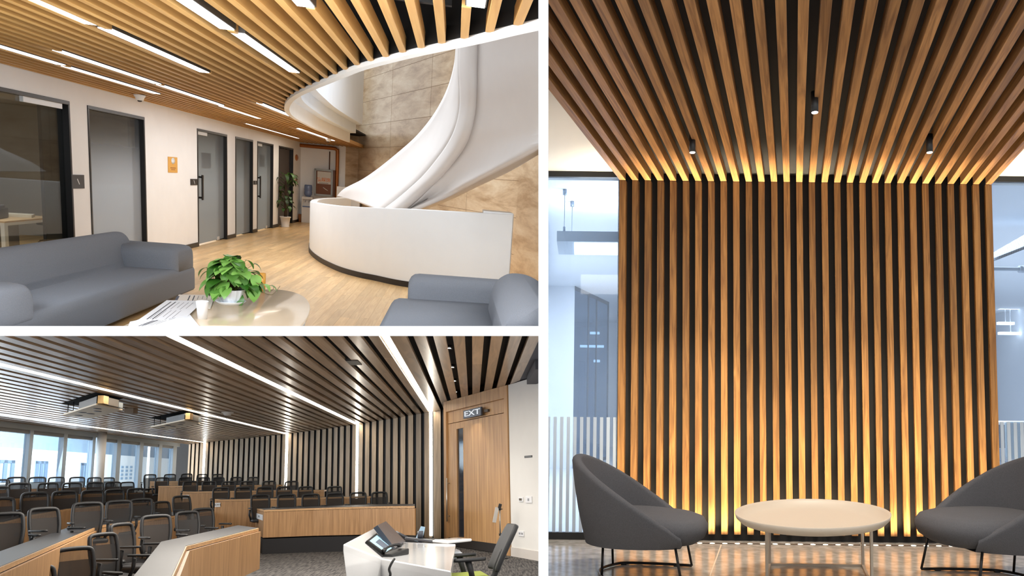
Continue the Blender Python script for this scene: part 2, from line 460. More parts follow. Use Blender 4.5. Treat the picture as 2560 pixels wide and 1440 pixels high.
g = MB(); g.box(p.x - .6, p.x + 1.4, p.y, p.y + .7, p.z - .03, p.z); g.build('desk_top', white3, dk, bevel=.004)
g = MB(); g.box(p.x - .6, p.x + 1.4, p.y + .1, p.y + .12, p.z - .30, p.z - .03); g.build('modesty_panel', mat('slate_panel', (92, 104, 120), .6), dk)
for xx in (-.55, .6):
    g = MB(); g.box(p.x + xx, p.x + xx + .04, p.y + .1, p.y + .6, 0, p.z - .03); g.build('leg', mat('grey_leg', (110, 120, 132), .5), dk)
for i, px_ in enumerate((2508, 2574)):
    p = R.at(px_, 1165, z=0.0); p = Vector((R.at(px_, 1100, y=YF + 2.0).x, YF + 2.0, 0))
    ch = thing('office_chair', ['grey swivel chair at the white desk beside the slatted wall', 'grey swivel chair at the white desk nearest the right picture edge'][i], 'chair', R, p, .3, 'swivel chairs at the white desk')
    dg_ = mat('dark_slate', (66, 76, 90), .6)
    g = MB()
    for a in range(5):
        an = a * 2 * math.pi / 5; g.tube([(0, 0, .1), (.26 * math.cos(an), .26 * math.sin(an), .06)], [.022, .015], 8)
    g.build('base', dg_, ch)
    for a in range(5):
        an = a * 2 * math.pi / 5; g = MB(); g.lathe([(.0, -.02), (.028, -.02), (.028, .02), (0, .02)], 12, m=T(.27 * math.cos(an), .27 * math.sin(an), .029) @ RZ(an) @ RX(math.pi / 2)); g.build('castor', dg_, ch)
    g = MB(); g.tube([(0, 0, .1), (0, 0, .42)], .025, 10); g.build('stem', dg_, ch)
    g = MB(); g.box(-.23, .23, -.22, .22, .42, .49); g.build('seat', dg_, ch, bevel=.03, seg=3)
    g = MB(); g.box(-.21, .21, -.26, -.21, .55, .93 if i == 0 else .86); g.build('backrest', mat('pale_teal_fabric', (120, 138, 148), .8), ch, bevel=.025, seg=3)

# downlights between the ceiling slats
for i, (px_, py_) in enumerate(((1731, 375), (2037, 275), (2324, 375))):
    p = R.at(px_, py_ + 6, z=ZC - .085)
    t = thing('downlight', ['black tube downlight above the left armchair', 'black tube downlight in the middle of the slatted ceiling, nearest the viewer', 'black tube downlight above the right armchair'][i], 'light', R, p, 0, 'tube downlights in the slatted ceiling')
    g = MB(); g.lathe([(.019, 0.0), (.021, 0), (.021, .125), (.0, .125)], 20); g.lathe([(.019, .02), (.019, 0)], 20); g.build('housing', BLACK, t)
    g = MB(); g.lathe([(.0, -.004), (.017, -.003), (.019, .004), (0, .004)], 20, (0, 0, 0)); g.build('bulb', glow('downlight_bulb', (255, 246, 232), 40), t)
    lamp('downlight_beam', R, (p.x, p.y, p.z - .01), (0, 0, -1), 'SPOT', 130, (1, .92, .82), spot=math.radians(84), blend=.35, radius=.015)

# uplight strip in the floor along the wall
y_s = R.at(1900, 1361, z=0).y
xs0, xs1 = R.at(1541, 1361, y=y_s).x, R.at(2492, 1361, y=y_s).x
t = thing('floor_uplight_strip', 'steel uplight strip with bright dots sunk in the floor along the slatted wall', 'light', R, (0, 0, 0))
g = MB(); g.box(xs0, xs1, y_s - .022, y_s + .022, 0.0, .004); g.build('channel', mat('brushed_steel', (168, 160, 150), .35, .9), t)
for k in range(30):
    x = xs0 + .06 + (xs1 - xs0 - .12) * k / 29
    g = MB(); g.lathe([(0, .006), (.011, .006), (.013, .004)], 12, (x, y_s, 0), sx=1.5); g.build('led', glow('warm_led', (255, 236, 200), 14), t)
lamp('uplight_beam', R, ((xs0 + xs1) / 2, y_s, .012), (0, .16, 1), 'AREA', 46, (1, .80, .52), size=(xs1 - xs0, .03), spread=math.radians(100))
# narrow second beam from the floor strip, added to brighten the ceiling slats
lamp('uplight_beam', R, ((xs0 + xs1) / 2, y_s, .014), (0, .015, 1), 'AREA', 48, (1, .84, .58), size=(xs1 - xs0, .03), spread=math.radians(28))

# tray table
felt = mat('charcoal_felt', (80, 80, 83), 0.95, spec=0.15, noise=(260, 0.45), bump=(420, 0.5))
tabm = mat('taupe_lacquer', (176, 164, 148), 0.45, noise=(2, .03))
tc_ = R.at(2032, 1279, z=.44)
D = tc_.y; rx = (R.at(2227, 1279, y=D).x - R.at(1838, 1279, y=D).x) / 2
tt = thing('tray_table', 'round taupe tray table on a thin square-section frame between the armchairs', 'table', R, (tc_.x, tc_.y, 0))
ry = 1.3 * rx
g = MB(); g.lathe([(0, .380), (rx * .84, .380), (rx * .93, .390), (rx * .985, .415), (rx, .44), (rx * .990, .4405), (rx * .970, .425), (rx * .91, .400), (rx * .83, .389), (0, .389)], 72, sy=ry / rx, m=Matrix(((1, SK, 0, 0), (0, 1, 0, 0), (0, 0, 1, 0), (0, 0, 0, 1))))
g.build('tray', tabm, tt)
def P(px_, py_, y): q = R.at(px_, py_, y=y); return q.x - tc_.x
yb_ = R.at(2040, 1412, z=.01).y; yf_ = yb_ - .56
legs = [(P(1924, 1400, yb_), yb_ - D), (P(2157, 1400, yb_), yb_ - D), (P(2179, 1400, yf_), yf_ - D), (P(1917, 1400, yf_), yf_ - D)]
for (x, y) in legs:
    g = MB(); g.box(x - .008, x + .008, y - .008, y + .008, 0, .385); g.build('leg', tabm, tt, bevel=.001, seg=1)
for i in range(4):
    a, b_ = legs[i], legs[(i + 1) % 4]
    g = MB()
    dxy = Vector((b_[0] - a[0], b_[1] - a[1])); nn = Vector((-dxy.y, dxy.x)).normalized() * .008
    g.prism([(a[0] + nn.x, a[1] + nn.y), (b_[0] + nn.x, b_[1] + nn.y), (b_[0] - nn.x, b_[1] - nn.y), (a[0] - nn.x, a[1] - nn.y)], 0, .016)
    g.build('floor_bar', tabm, tt)

# shell armchairs
def shell_chair(label, loc, rz, sc):
    """opens towards +x"""
    t = thing('shell_armchair', label, 'armchair', R, loc, rz, 'grey felt shell armchairs')
    t.matrix_world = t.matrix_world @ Matrix.Scale(1, 4)
    S = sc
    n = 56
    def rim(a):            # a = 0 at the back centre, +-1 at the front corners
        th = math.pi - a * math.radians(128)
        x = .385 * math.cos(th) - .04; y = .40 * math.sin(th)
        if abs(a) > .55:   # sides run forward
            k = (abs(a) - .55) / .45
            x += .10 * k; y *= 1 - .06 * k
        z = .262 + .445 * max(0, (.30 - x) / .725) ** .92
        return x, y, z
    rows = []
    A = [-1 + 2 * i / n for i in range(n + 1)]
    for a in A:
        x, y, z = rim(a)
        bx, by = x * .86 + .03, y * .84
        r = Vector((x, y, z)); inn = Vector((-x, -y, 0)).normalized()
        zb_ = .195 + .02 * abs(a)
        prof = [Vector((bx, by, zb_))]
        for k in (.15, .4, .7, .92): prof.append(Vector((bx, by, zb_)).lerp(r, k) - inn * .012 * math.sin(k * math.pi))
        for k in range(7):
            an = math.pi * k / 6
            prof.append(r + inn * (.03 - .03 * math.cos(an)) + Vector((0, 0, .026 * math.sin(an))))
        q = r + inn * .06; low = Vector((q.x * .82, q.y * .82, .24))
        for k in (.15, .45, .75, 1): prof.append(q.lerp(low, k) if low.z < q.z else q)
        rows.append([p * S for p in prof])
    g = MB(); g.grid(rows, False, smooth=True)
    g.add([r for r in rows[0]], [tuple(range(len(rows[0])))], smooth=False); g.add([r for r in rows[-1]], [tuple(range(len(rows[-1])))[::-1]], smooth=False)
    g.build('shell', felt, t)
    g = MB()
    under = [Vector((r[0].x, r[0].y, r[0].z)) for r in rows]
    g.add(under, [tuple(range(len(under)))]); g.build('shell_base', felt, t)
    # seat cushion: rounded disc reaching out in front
    rr = []
    for (f, z) in ((0, .385), (.5, .388), (.8, .384), (.93, .368), (1.0, .332), (1.0, .305), (.95, .265), (.8, .232), (0, .228)):
        row = []
        for k in range(48):
            an = 2 * math.pi * k / 48; c, s_ = math.cos(an), math.sin(an)
            e = 2.5
            rx_ = (abs(c) ** e + abs(s_) ** e) ** (-1 / e)
            x = .09 + .335 * f * rx_ * c; y = .335 * f * rx_ * s_
            row.append(Vector((x, y, z + .012 * (c if f > .3 else 0) * -1)) * S)
        rr.append(row)
    g = MB(); g.grid(rr, True, smooth=True, cap=True); g.build('seat_cushion', felt, t)
    # two steel legs in front, two behind, joined by sled rails
    lm = mat('black_steel', (30, 29, 29), .35, .6)
    fx, bx = .30 * S, -.20 * S
    for s_ in (-1, 1):
        g = MB(); g.tube([(fx - .04 * S, s_ * .27 * S, .22 * S), (fx, s_ * .29 * S, .012)], .008, 8); g.build('leg', lm, t)
        g = MB(); g.tube([(bx, s_ * .14 * S, .21 * S), (bx, s_ * .17 * S, .012)], .008, 8); g.build('leg', lm, t)
    pts = smooth([(fx, .29 * S, .012), (.1 * S, .285 * S, .012), (bx * .6, .25 * S, .012), (bx, .17 * S, .012), (bx - .05 * S, 0, .012), (bx, -.17 * S, .012), (bx * .6, -.25 * S, .012), (.1 * S, -.285 * S, .012), (fx, -.29 * S, .012)], 5)
    g = MB(); g.tube(pts, .009, 8); g.build('sled_rail', lm, t)
    for x, y in ((.2 * S, .288 * S), (.2 * S, -.288 * S), (bx * .7, .235 * S), (bx * .7, -.235 * S)):
        g = MB(); g.box(x - .018, x + .018, y - .008, y + .008, 0, .012); g.build('glide', lm, t)
    return t
pl = R.at(1597, 1345, y=4.95)
shell_chair('charcoal felt shell armchair left of the tray table, seat facing right', (pl.x, 4.93, 0), math.radians(-14), 1.02)
pr = R.at(2490, 1345, y=4.85)
shell_chair('charcoal felt shell armchair right of the tray table, cut by the picture edge', (pr.x, 4.83, 0), math.radians(180 + 4), 1.10)

# added and assumed lamps for lounge and office
lamp('lounge_daylight', R, (1.4, 2.75, 2.55), (0, .55, -1), 'AREA', 25, (1, .98, .95), size=(2.8, .4), spread=math.radians(170))  # unseen area lamp above the view, added to brighten floor and chairs
lamp('office_light', R, (1.5, YF + 3.2, ZO - .02), (0, 0, -1), 'AREA', 195, (.96, .98, 1), size=(3, 4))  # assumed area lamps under the office ceiling, out of sight, brightening it behind the glass
lamp('office_light', R, (4.6, YF + 3.2, ZO - .02), (0, 0, -1), 'AREA', 195, (.96, .98, 1), size=(3, 4))
mark(3)

# ================================================================ ROOM 1: lobby with the round stair opening (upper left)
R = R1; HE = R.he
W = R.at(496, 616, z=0).x          # left wall plane
CE = R.at(0, 160, x=W).z           # underside of the slats
HD = R.at(360, 293, x=W).z         # head of the glass fronts
def yw(px_, py_=None):             # distance along the left wall of a picture column, read at the door heads
    return R.at(px_, 216 + .213 * px_ if py_ is None else py_, x=W).y
NEAR1 = 3.4
YE = yw(752)                       # end wall
lobby_white = mat('lobby_white', (244, 243, 242), 0.75)
oak_floor = wood('oak_floor', (218, 174, 116), (238, 200, 146), 'y', 0.32, 22, 1.6, 0.45, 0.16, 0, 1.0)
slat_oak = wood('slat_oak', (184, 136, 76), (202, 156, 92), 'y', 0.45, 30, 1.0, 0.35, 0.12, 0, .6)
dark1 = mat('dark_plenum', (14, 13, 13), 0.9)
frame1 = mat('black_door_frame', (24, 23, 23), 0.35)

# floor laid in planks
fb = MB(); pw = .12
x = W - 4.2; 
while x < 7:
    y = NEAR1 - rnd.uniform(0, 1.2)
    while y < YE + .2:
        ln = 1.9
        fb.box(x + .0006, x + pw - .0006, y + .0006, y + ln - .0006, -.02, 0); y += ln
    x += pw
fo = fb.build('floor', oak_floor, room=R); struct(fo, 'pale oak plank floor of the lobby')
fb = MB(); fb.box(W - 4.2, 8, NEAR1, YE + 14, -.1, -.021); fb.build('subfloor', dark1, fo)

# ceiling slats around the oval opening
rim_px = [(1420, 30), (1346, 52), (1262, 72), (1180, 93), (1090, 113), (1000, 134), (895, 163), (846, 183), (800, 203), (764, 219), (735, 234), (718, 248), (711, 262), (713, 276), (727, 290), (760, 308), (800, 327), (868, 353)]
rim = [R.at(a, b_, z=CE) for a, b_ in rim_px]
rimc = smooth([(p.x, p.y, 0) for p in rim], 5)
rimc = [(p.x, p.y) for p in rimc]
SP = .150; SWD = .052; SH = .105
def crossings(x):
    ys = []
    for (xa_, ya), (xb_, yb__) in zip(rimc, rimc[1:]):
        if (xa_ - x) * (xb_ - x) < 0: ys.append(ya + (yb__ - ya) * (x - xa_) / (xb_ - xa_))
    return sorted(ys)
lights_px = [  # (x0, y0, x1, y1) centre lines of the lit strips, joined pieces in sequence
    (70, 0, 243, 66), (249, 71, 519, 184), (440, -4, 578, 78), (584, 84, 743, 184),
    (-20, 112, 153, 164), (160, 167, 394, 236), (134, 127, 400, 212), (404, 214, 549, 264), (553, 266, 646, 297),
    (645, 259, 731, 292), (626, 311, 742, 346), (749, 322, 829, 352), (735, -10, 770, 22), (1195, -20, 1187, 22)]
segs = []
for a, b_, c, d in lights_px:
    p, q = R.at(a, b_, z=CE), R.at(c, d, z=CE); xm = (p.x + q.x) / 2
    segs.append([xm, min(p.y, q.y), max(p.y, q.y)])
cl = MB(); k = 0
x = W + .05
xmax = 3.2
while x < xmax:
    cr_ = [c for c in crossings(x + SWD / 2)]
    spans = []
    if len(cr_) == 0:
        spans = [(NEAR1, YE)] if x < -6 or x > -99 and x < rimc[0][0] and False else [(NEAR1, YE)]
        if x > min(p[0] for p in rimc): spans = [(NEAR1, 6.0)]
    elif len(cr_) == 1: spans = [(NEAR1, cr_[0])]
    else: spans = [(NEAR1, cr_[0]), (cr_[-1], YE)]
    for s0, s1 in spans:
        s1 = min(s1, YE)
        cuts = [(a, b_) for xm, a, b_ in segs if abs(xm - (x + SWD / 2)) < .055]
        pieces = [(s0, s1)]
        for a, b_ in cuts:
            nxt = []
            for u, v in pieces:
                if b_ <= u or a >= v: nxt.append((u, v)); continue
                if a > u: nxt.append((u, a))
                if b_ < v: nxt.append((b_, v))
            pieces = nxt
        t_ = rnd.random()
        for u, v in pieces:
            if v - u > .02: cl.box(x, x + SWD, u, v, CE, CE + SH, tone=t_)
    x += SP
top = MB()
prm = [(p[0], p[1]) for p in rimc]
poly = [(W - .2, NEAR1), (prm[0][0], NEAR1)] + prm + [(prm[-1][0], YE + .1), (W - .2, YE + .1)]
poly2 = [(W - .2, NEAR1), (6, NEAR1), (6, prm[0][1])] + prm + [(prm[-1][0], YE + .3), (W - .2, YE + .3)]
top.prism(poly2, CE + .42, CE + .47)
co = top.build('ceiling', dark1, room=R); struct(co, 'dark ceiling void above the lobby slats')
cl.build('slat_cladding', slat_oak, co, bevel=.002, seg=1)
bt = MB()
for yy in range(8):
    bt.box(W, (min(rimc, key=lambda q: abs(q[1] - 5 - yy * 2.2))[0] - .25) if 5 + yy * 2.2 > rimc[8][1] else 1.2, 5 + yy * 2.2, 5.05 + yy * 2.2, CE + SH + .02, CE + SH + .06)
bt.build('hanging_rail', mat('dark_rail', (34, 32, 31), .5, .5), co)
# white rim round the opening
def offset_curve(c, d):
    out = []
    for i, p in enumerate(c):
        a = c[max(i - 1, 0)]; b_ = c[min(i + 1, len(c) - 1)]
        tx, ty = b_[0] - a[0], b_[1] - a[1]; l = math.hypot(tx, ty) or 1
        out.append((p[0] + ty / l * d, p[1] - tx / l * d))
    return out
white_rim = mat('white_rim', (238, 234, 228), .6)
inn = offset_curve(rimc, -.075)
inn = inn if abs(inn[20][0]) < abs(rimc[20][0]) else offset_curve(rimc, .075)
g = MB(); rows = []
for (a, b_) in zip(rimc, inn):
    rows.append([Vector((a[0], a[1], CE + .012)), Vector((a[0], a[1], CE - .025)), Vector((b_[0], b_[1], CE - .025)), Vector((b_[0], b_[1], CE + .30))])
g.grid(rows, smooth=False)
struct(g.build('trim_opening', white_rim, room=R), 'white rim round the ceiling opening')
g = MB(); g.grid([[Vector((a[0] + (a[0] - b_[0]) * .1, a[1] + (a[1] - b_[1]) * .1, CE + .012)), Vector((a[0] + (a[0] - b_[0]) * .1, a[1] + (a[1] - b_[1]) * .1, CE + .44))] for a, b_ in list(zip(rimc, inn))[:58]], smooth=False)
g.build('void_edge', dark1, co)
# stepped cove on the far side of the opening
cove = mat('cove_white', (226, 234, 244), .7)
i0 = 44
d1 = [offset_curve(rimc, s * (1 if inn is offset_curve(rimc, .075) else -1)) for s in (0,)]
sgn = 1 if (offset_curve(rimc, .075)[20][0] == inn[20][0]) else -1
steps = [(.075, .24), (.24, .25), (.24, .50), (.42, .51), (.42, 3.8)]
rows = []
last_n = len(rimc)
curves = [offset_curve(rimc, sgn * dd)[i0:] for dd, z in steps]
g = MB()
g.grid([[Vector((curves[j][i][0], curves[j][i][1], CE + steps[j][1])) for j in range(len(steps))] for i in range(len(curves[0]))], smooth=False)
struct(g.build('trim_cove', cove, room=R), 'stepped white cove inside the opening')

# left wall with its glass fronts
opn = [(NEAR1, yw(172)), (yw(217), yw(360)), (yw(492), yw(567)), (yw(588), yw(632)), (yw(643), yw(683)), (yw(697), yw(733))]
g = MB(); TH = .12
ys = NEAR1
edges = []
for a, b_ in opn:
    if a > ys + .01: g.box(W - TH, W, ys, a, 0, HD)
    ys = b_
g.box(W - TH, W, ys, YE, 0, HD)
g.box(W - TH, W, NEAR1, YE, HD, CE + .1)
struct(g.build('wall_left', lobby_white, room=R), 'white lobby wall with black framed glass fronts')
g = MB(); ys = NEAR1
for a, b_ in opn:
    if a > ys + .01: g.box(W, W + .014, ys, a, 0, .095)
    ys = b_
g.box(W, W + .014, ys, YE, 0, .095)
struct(g.build('baseboard_left', frame1, room=R))
gl1 = glass('clear_door_glass', (215, 218, 216), .045)
gl2 = glass('frosted_door_glass', (190, 192, 190), .06, film=(2.3, 1.3, .50), filmcol=(228, 236, 246), haze=.06)
gl3_ = glass('grey_door_glass', (165, 168, 166), .10, film=(2.3, 1.2, .55), filmcol=(200, 208, 214), haze=.22)
handle = mat('black_handle', (20, 19, 19), .3)
lab = ['wide clear glass front of the nearest office', 'frosted glass front beside the switch pier', 'glass door with a long black handle', 'narrow glass front past the door', 'second glass door with a long handle', 'dark doorway behind the potted plant']
for i, (a, b_) in enumerate(opn):
    isdoor = i in (2, 4, 5)
    name = ('door_%d' if isdoor else 'window_%d') % (i + 11)
    if i == 5:
        g = MB(); g.box(W - .09, W - .07, a + .05, b_ - .25, 0, HD - .06); root = g.build(name, mat('dark_door_leaf', (70, 62, 58), .5), room=R)
    else:
        g = MB(); g.box(W - .075, W - .065, a + .03, b_ - .03, .03, HD - .04)
        root = g.build(name, (gl1, gl2, gl3_, gl3_, gl3_)[i], room=R)
    struct(root, lab[i])
    f = MB(); fw = .045
    f.box(W - .11, W + .012, a, b_, HD - .05, HD + .0)
    if i: f.box(W - .11, W + .012, a, a + fw, 0, HD - .05)
    jw = (.60, .38, .46, .62, .44, .60)[i]
    f.box(W - .11, W + .012, b_ - fw, b_, 0, HD - .05)
    f.box(W - .13, W - .085, b_ - jw, b_ - fw, 0, HD - .05)
    f.build('door_frame' if isdoor else 'window_frame', frame1, root, bevel=.003, seg=1)
    if i in (0, 2, 4):
        c = MB(); c0 = {0: b_ - 1.15, 2: a + .12, 4: a + .15}[i]; c.box(W - .065, W - .02, c0, c0 + {0: 1.0, 2: .65, 4: .5}[i], HD - .12, HD - .05)
        c.build('door_closer', mat('brushed_alu', (214, 214, 214), .35, .3), root)
    if isdoor and i != 5:
        z0, z1 = R.height(W, a + .25, {2: 500, 4: 495}[i]), R.height(W, a + .25, {2: 437, 4: 440}[i])
        h = MB(); h.box(W + .02, W + .045, a + .20, a + .28, z0, z1)
        for z in (z0 + .05, z1 - .05): h.box(W - .065, W + .03, a + .22, a + .26, z - .02, z + .02)
        h.build('door_handle', handle, root, bevel=.004)
        h = MB(); h.box(W - .064, W - .05, b_ - .62, b_ - .45, .02, .10); h.build('floor_hinge', mat('brushed_alu', (214, 214, 214), .35, .3), root)
        s_ = MB(); z = R.height(W, (a + b_) / 2, 403); s_.box(W - .085, W - .079, a + .55, b_ - 1.0 if i == 2 else b_ - .75, z - .17, z + .17); s_.build('notice_sheet', mat('grey_notice', (112, 116, 108), .7), root)

# offices behind the glass
og = mat('office_grey', (150, 144, 136), .85)
oc = mat('office_ceiling_grey', (150, 144, 136), .85)
XO = W - 4.0
g = MB(); g.box(XO - .1, XO, NEAR1, YE + 3, 0, CE); struct(g.build('wall_office_back', og, room=R))
g = MB(); g.box(XO, W - TH, NEAR1, YE + 3, HD + .12, HD + .2); struct(g.build('ceiling_office', oc, room=R))
for i, yy in enumerate((opn[2][0] - .06, opn[4][1] + .12)):
    g = MB(); g.box(XO, W - TH, yy - .05, yy + .05, 0, HD + .12); struct(g.build('wall_office_%d' % (i + 1), og, room=R))
g = MB(); g.box(XO, W, YE + 2, YE + 2.1, 0, CE); struct(g.build('wall_office_end', og, room=R))

DH = .60
def white_desk(label, x0, x1, y0, y1, items=True):
    t = thing('office_desk', label, 'desk', R, ((x0 + x1) / 2, (y0 + y1) / 2, 0), 0)
    hx, hy = (x1 - x0) / 2, (y1 - y0) / 2
    g = MB(); g.box(-hx, hx, -hy, hy, DH - .03, DH); g.build('desk_top', mat('beech_top', (190, 156, 116), .5), t, bevel=.004, seg=1)
    wl = mat('white_desk_leg', (214, 216, 220), .4)
    g = MB(); g.box(-hx + .02, hx - .02, -hy + .02, hy - .02, DH - .08, DH - .03); g.build('apron', wl, t)
    for sx in (-1, 1):
        for sy in (-1, 1):
            g = MB(); g.box(sx * (hx - .045) - .03, sx * (hx - .045) + .03, sy * (hy - .06) - .05, sy * (hy - .06) + .05, 0, DH - .03); g.build('leg', wl, t)
    return t
DH = .60
k1, k2 = R.at(133, 542, z=DH), R.at(12, 553, z=DH)
white_desk('white legged desk with a beech top in the nearest office', min(k1.x, k2.x) - 1.2, max(k1.x, k2.x), k2.y, k1.y)
k3, k4 = R.at(343, 541, z=DH), R.at(250, 548, z=DH)
white_desk('white legged desk behind the frosted glass front', min(k3.x, k4.x) - 1.0, max(k3.x, k4.x) - .1, k4.y, k3.y)
k5 = R.at(606, 516, z=DH)
white_desk('white desk behind the narrow glass front past the door', min(k5.x, W - .35) - 1.2, min(k5.x, W - .35), k5.y - 1.6, k5.y)
# swivel chair in the nearest office
def task_chair(label, loc, rz, sc_=1):
    t = thing('office_chair', label, 'chair', R, m=T(*loc) @ RZ(rz) @ Matrix.Scale(sc_, 4)); bm_ = mat('black_mesh', (16, 15, 15), .8)
    g = MB()
    for a in range(5):
        an = a * 2 * math.pi / 5; g.tube([(0, 0, .12), (.28 * math.cos(an), .28 * math.sin(an), .07)], [.024, .016], 8)
    g.build('base', bm_, t)
    for a in range(5):
        an = a * 2 * math.pi / 5; g = MB(); g.lathe([(0, -.02), (.03, -.02), (.03, .02), (0, .02)], 12, m=T(.28 * math.cos(an), .28 * math.sin(an), .031) @ RZ(an) @ RX(math.pi / 2)); g.build('castor', bm_, t)
    g = MB(); g.tube([(0, 0, .12), (0, 0, .44)], .028, 10); g.build('stem', bm_, t)
    g = MB(); g.box(-.24, .24, -.24, .24, .44, .51); g.build('seat', bm_, t, bevel=.03, seg=3)
    g = MB(); g.box(-.22, .22, -.27, -.22, .56, 1.0, m=T(0, 0, .5) @ RX(.12) @ T(0, 0, -.5)); g.build('backrest', bm_, t, bevel=.025, seg=3)
    return t
task_chair('black swivel chair at the desk in the nearest office', tuple(R.at(134, 596, y=k1.y + .9)[:2]) + (0,), 1.2, .82)
task_chair('black swivel chair under the desk behind the frosted glass', (k3.x - .9, k3.y + .7, 0), 2.6, .82)
ph = thing('desk_printer', 'dark printer on the desk in the nearest office', 'printer', R, (k2.x - .5, k2.y + .4, DH), .2)
g = MB(); g.box(-.25, .25, -.3, .3, 0, .17); g.build('body', mat('dark_plastic', (44, 42, 44), .5), ph, bevel=.02, seg=3)
g = MB(); g.box(-.21, .21, -.26, .26, .17, .22); g.build('paper_tray', mat('grey_plastic', (84, 82, 86), .5), ph, bevel=.01)
g = MB(); g.box(-.32, .32, -.1, .22, 0, .05, m=RZ(.3)); o = g.build('paper_stack', mat('office_paper', (200, 188, 168), .8), room=R, bevel=.004); o.matrix_world = R.M @ T(k1.x - .4, k1.y - .6, DH); tag(o, 'stack of papers on the beech desk in the nearest office', 'paper')
g = MB(); g.box(-.28, .28, -.28, .28, 0, .50); o = g.build('desk_pedestal', mat('grey_cabinet', (130, 128, 128), .5), room=R, bevel=.006); o.matrix_world = R.M @ T(k1.x - .75, k1.y - .5, 0); tag(o, 'grey drawer pedestal beside the black swivel chair in the nearest office', 'cabinet')
ac = thing('ceiling_cassette', 'square air conditioning cassette in the nearest office ceiling', 'air conditioner', R, (W - 1.6, yw(60), HD + .12), 0)
g = MB(); g.box(-.5, .5, -.9, .9, -.03, 0); g.build('panel', mat('ac_panel', (150, 140, 126), .6), ac, bevel=.006)
for x_, y_, a_, b_ in ((-.42, 0, .05, .7), (.42, 0, .05, .7), (0, -.8, .35, .05), (0, .8, .35, .05)):
    g = MB(); g.box(x_ - a_, x_ + a_, y_ - b_, y_ + b_, -.036, -.03); g.build('slot', BLACK, ac)
g = MB(); g.box(W - 2.7, W - 2.6, yw(0), yw(95), HD + .09, HD + .12); o = g.build('linear_diffuser', BLACK, room=R); tag(o, 'long black linear slot diffuser in the nearest office ceiling', 'vent')
g = MB(); g.box(W - .8, W - .7, yw(148) - .5, yw(172), HD + .09, HD + .12); o = g.build('linear_diffuser', BLACK, room=R); tag(o, 'short black linear slot diffuser beside the black door post', 'vent')
g = MB(); g.lathe([(0, -.05), (.04, -.05), (.06, -.02), (.07, 0), (0, 0)], 20); o = g.build('smoke_detector', lobby_white, room=R); o.matrix_world = R.M @ T(W - 1.7, yw(105), HD + .12); tag(o, 'round smoke detector on the nearest office ceiling', 'smoke detector')

# switches and signs on the left wall
sw = mat('black_switch', (34, 35, 40), .3)
for px_, py_, w_, h_, labl in ((193.5, 454, .095, .2, 'largest black touch switch, on the pier between the two nearest glass fronts'), (484, 455, .07, .13, 'black touch switch left of the first glass door'), (638, 456.5, .06, .105, 'smallest black touch switch, on the pier before the second door')):
    p = R.at(px_, py_, x=W)
    l = {193.5: .38, 484: .42, 638: .4}[px_]
    t = thing('touch_switch', labl, 'switch', R, (W, p.y, p.z), 0, 'touch switches on the lobby wall')
    g = MB(); g.box(0, .014, -l / 2, l / 2, -h_ / 2, h_ / 2); g.build('plate', sw, t, bevel=.003)
    g = MB(); g.box(.0141, .0155, -.05, .05, -.008, .008, m=RX(-.9)); g.build('indicator', mat('pale_mark', (225, 228, 230), .4), t)
p = R.at(431, 412, x=W)
t = thing('warning_plaque', 'small orange plaque with a white emblem on the white lobby wall', 'sign', R, (W, p.y, p.z))
g = MB(); g.box(0, .012, -.25, .25, -.15, .15); g.build('board', mat('amber_board', (228, 172, 84), .5), t, bevel=.004)
g = MB(); g.lathe([(0, 0), (.06, 0), (.06, .004), (0, .004)], 20, m=T(.012, 0, .075) @ RY(math.pi / 2), sx=1, sy=1.6); g.build('emblem', mat('pale_mark', (225, 228, 230), .4), t)
g = MB(); g.box(.012, .015, -.14, .14, -.07, -.05); g.box(.012, .015, -.1, .1, -.1, -.085); g.build('caption_lines', mat('rust_print', (176, 116, 52), .6), t)
p = R.at(741, 394, x=W)
t = thing('alarm_bell', 'round copper coloured alarm bell high on the wall by the corner', 'alarm', R, (W, p.y, p.z))
g = MB(); g.lathe([(0, .05), (.06, .045), (.105, .02), (.11, 0), (0, 0)], 28, m=RY(math.pi / 2), sy=2.0); g.build('dome', mat('copper_paint', (176, 108, 56), .4), t)
p = R.at(741, 452, x=W)
t = thing('call_point', 'small copper coloured fire call point below the alarm bell', 'alarm', R, (W, p.y, p.z))
g = MB(); g.box(0, .03, -.13, .13, -.07, .07); g.build('box', mat('copper_paint', (176, 108, 56), .4), t, bevel=.005)
g = MB(); g.box(.03, .034, -.06, .08, -.02, .05); g.build('window', lobby_white, t)

# end wall, pipe, fire cabinet, water dispenser
xe = R.at(862, 470, y=YE).x
g = MB(); g.box(W - 1, xe + .0, YE, YE + .15, 0, CE + .5); struct(g.build('wall_end', lobby_white, room=R))
g = MB(); g.box(W, R.at(790, 545, y=YE).x, YE - .014, YE, 0, .095); struct(g.build('baseboard_end', frame1, room=R))
pipe = mat('copper_pipe', (168, 100, 44), .35, .35)
a = R.at(748, 361, y=YE - .16); b_ = R.at(840, 353, y=YE - .16); c = R.at(843, 360, y=YE - .16); d = R.at(843, 490, y=YE - .16)
zb_ = min(b_.z - .02, CE - .10)
g = MB(); g.tube(smooth([(a.x, YE - .16, zb_), ((a.x + b_.x) / 2, YE - .16, zb_), (b_.x - .1, YE - .16, zb_), (b_.x + .02, YE - .16, zb_ - .03), (b_.x + .06, YE - .16, zb_ - .12), (b_.x + .06, YE - .16, 1.4), (b_.x + .06, YE - .16, 0.0)], 6), .062, 14)
o = g.build('fire_pipe', pipe, room=R); tag(o, 'copper painted fire main running along the end wall and down its corner', 'pipe')
g = MB(); g.tube([(b_.x - .22, YE - .06, zb_ - .12), (b_.x - .22, YE - .06, 1.9)], .018, 8); o = g.build('thin_pipe', mat('brown_pipe', (96, 62, 42), .5), room=R); tag(o, 'thin dark brown pipe left of the copper fire main', 'pipe')
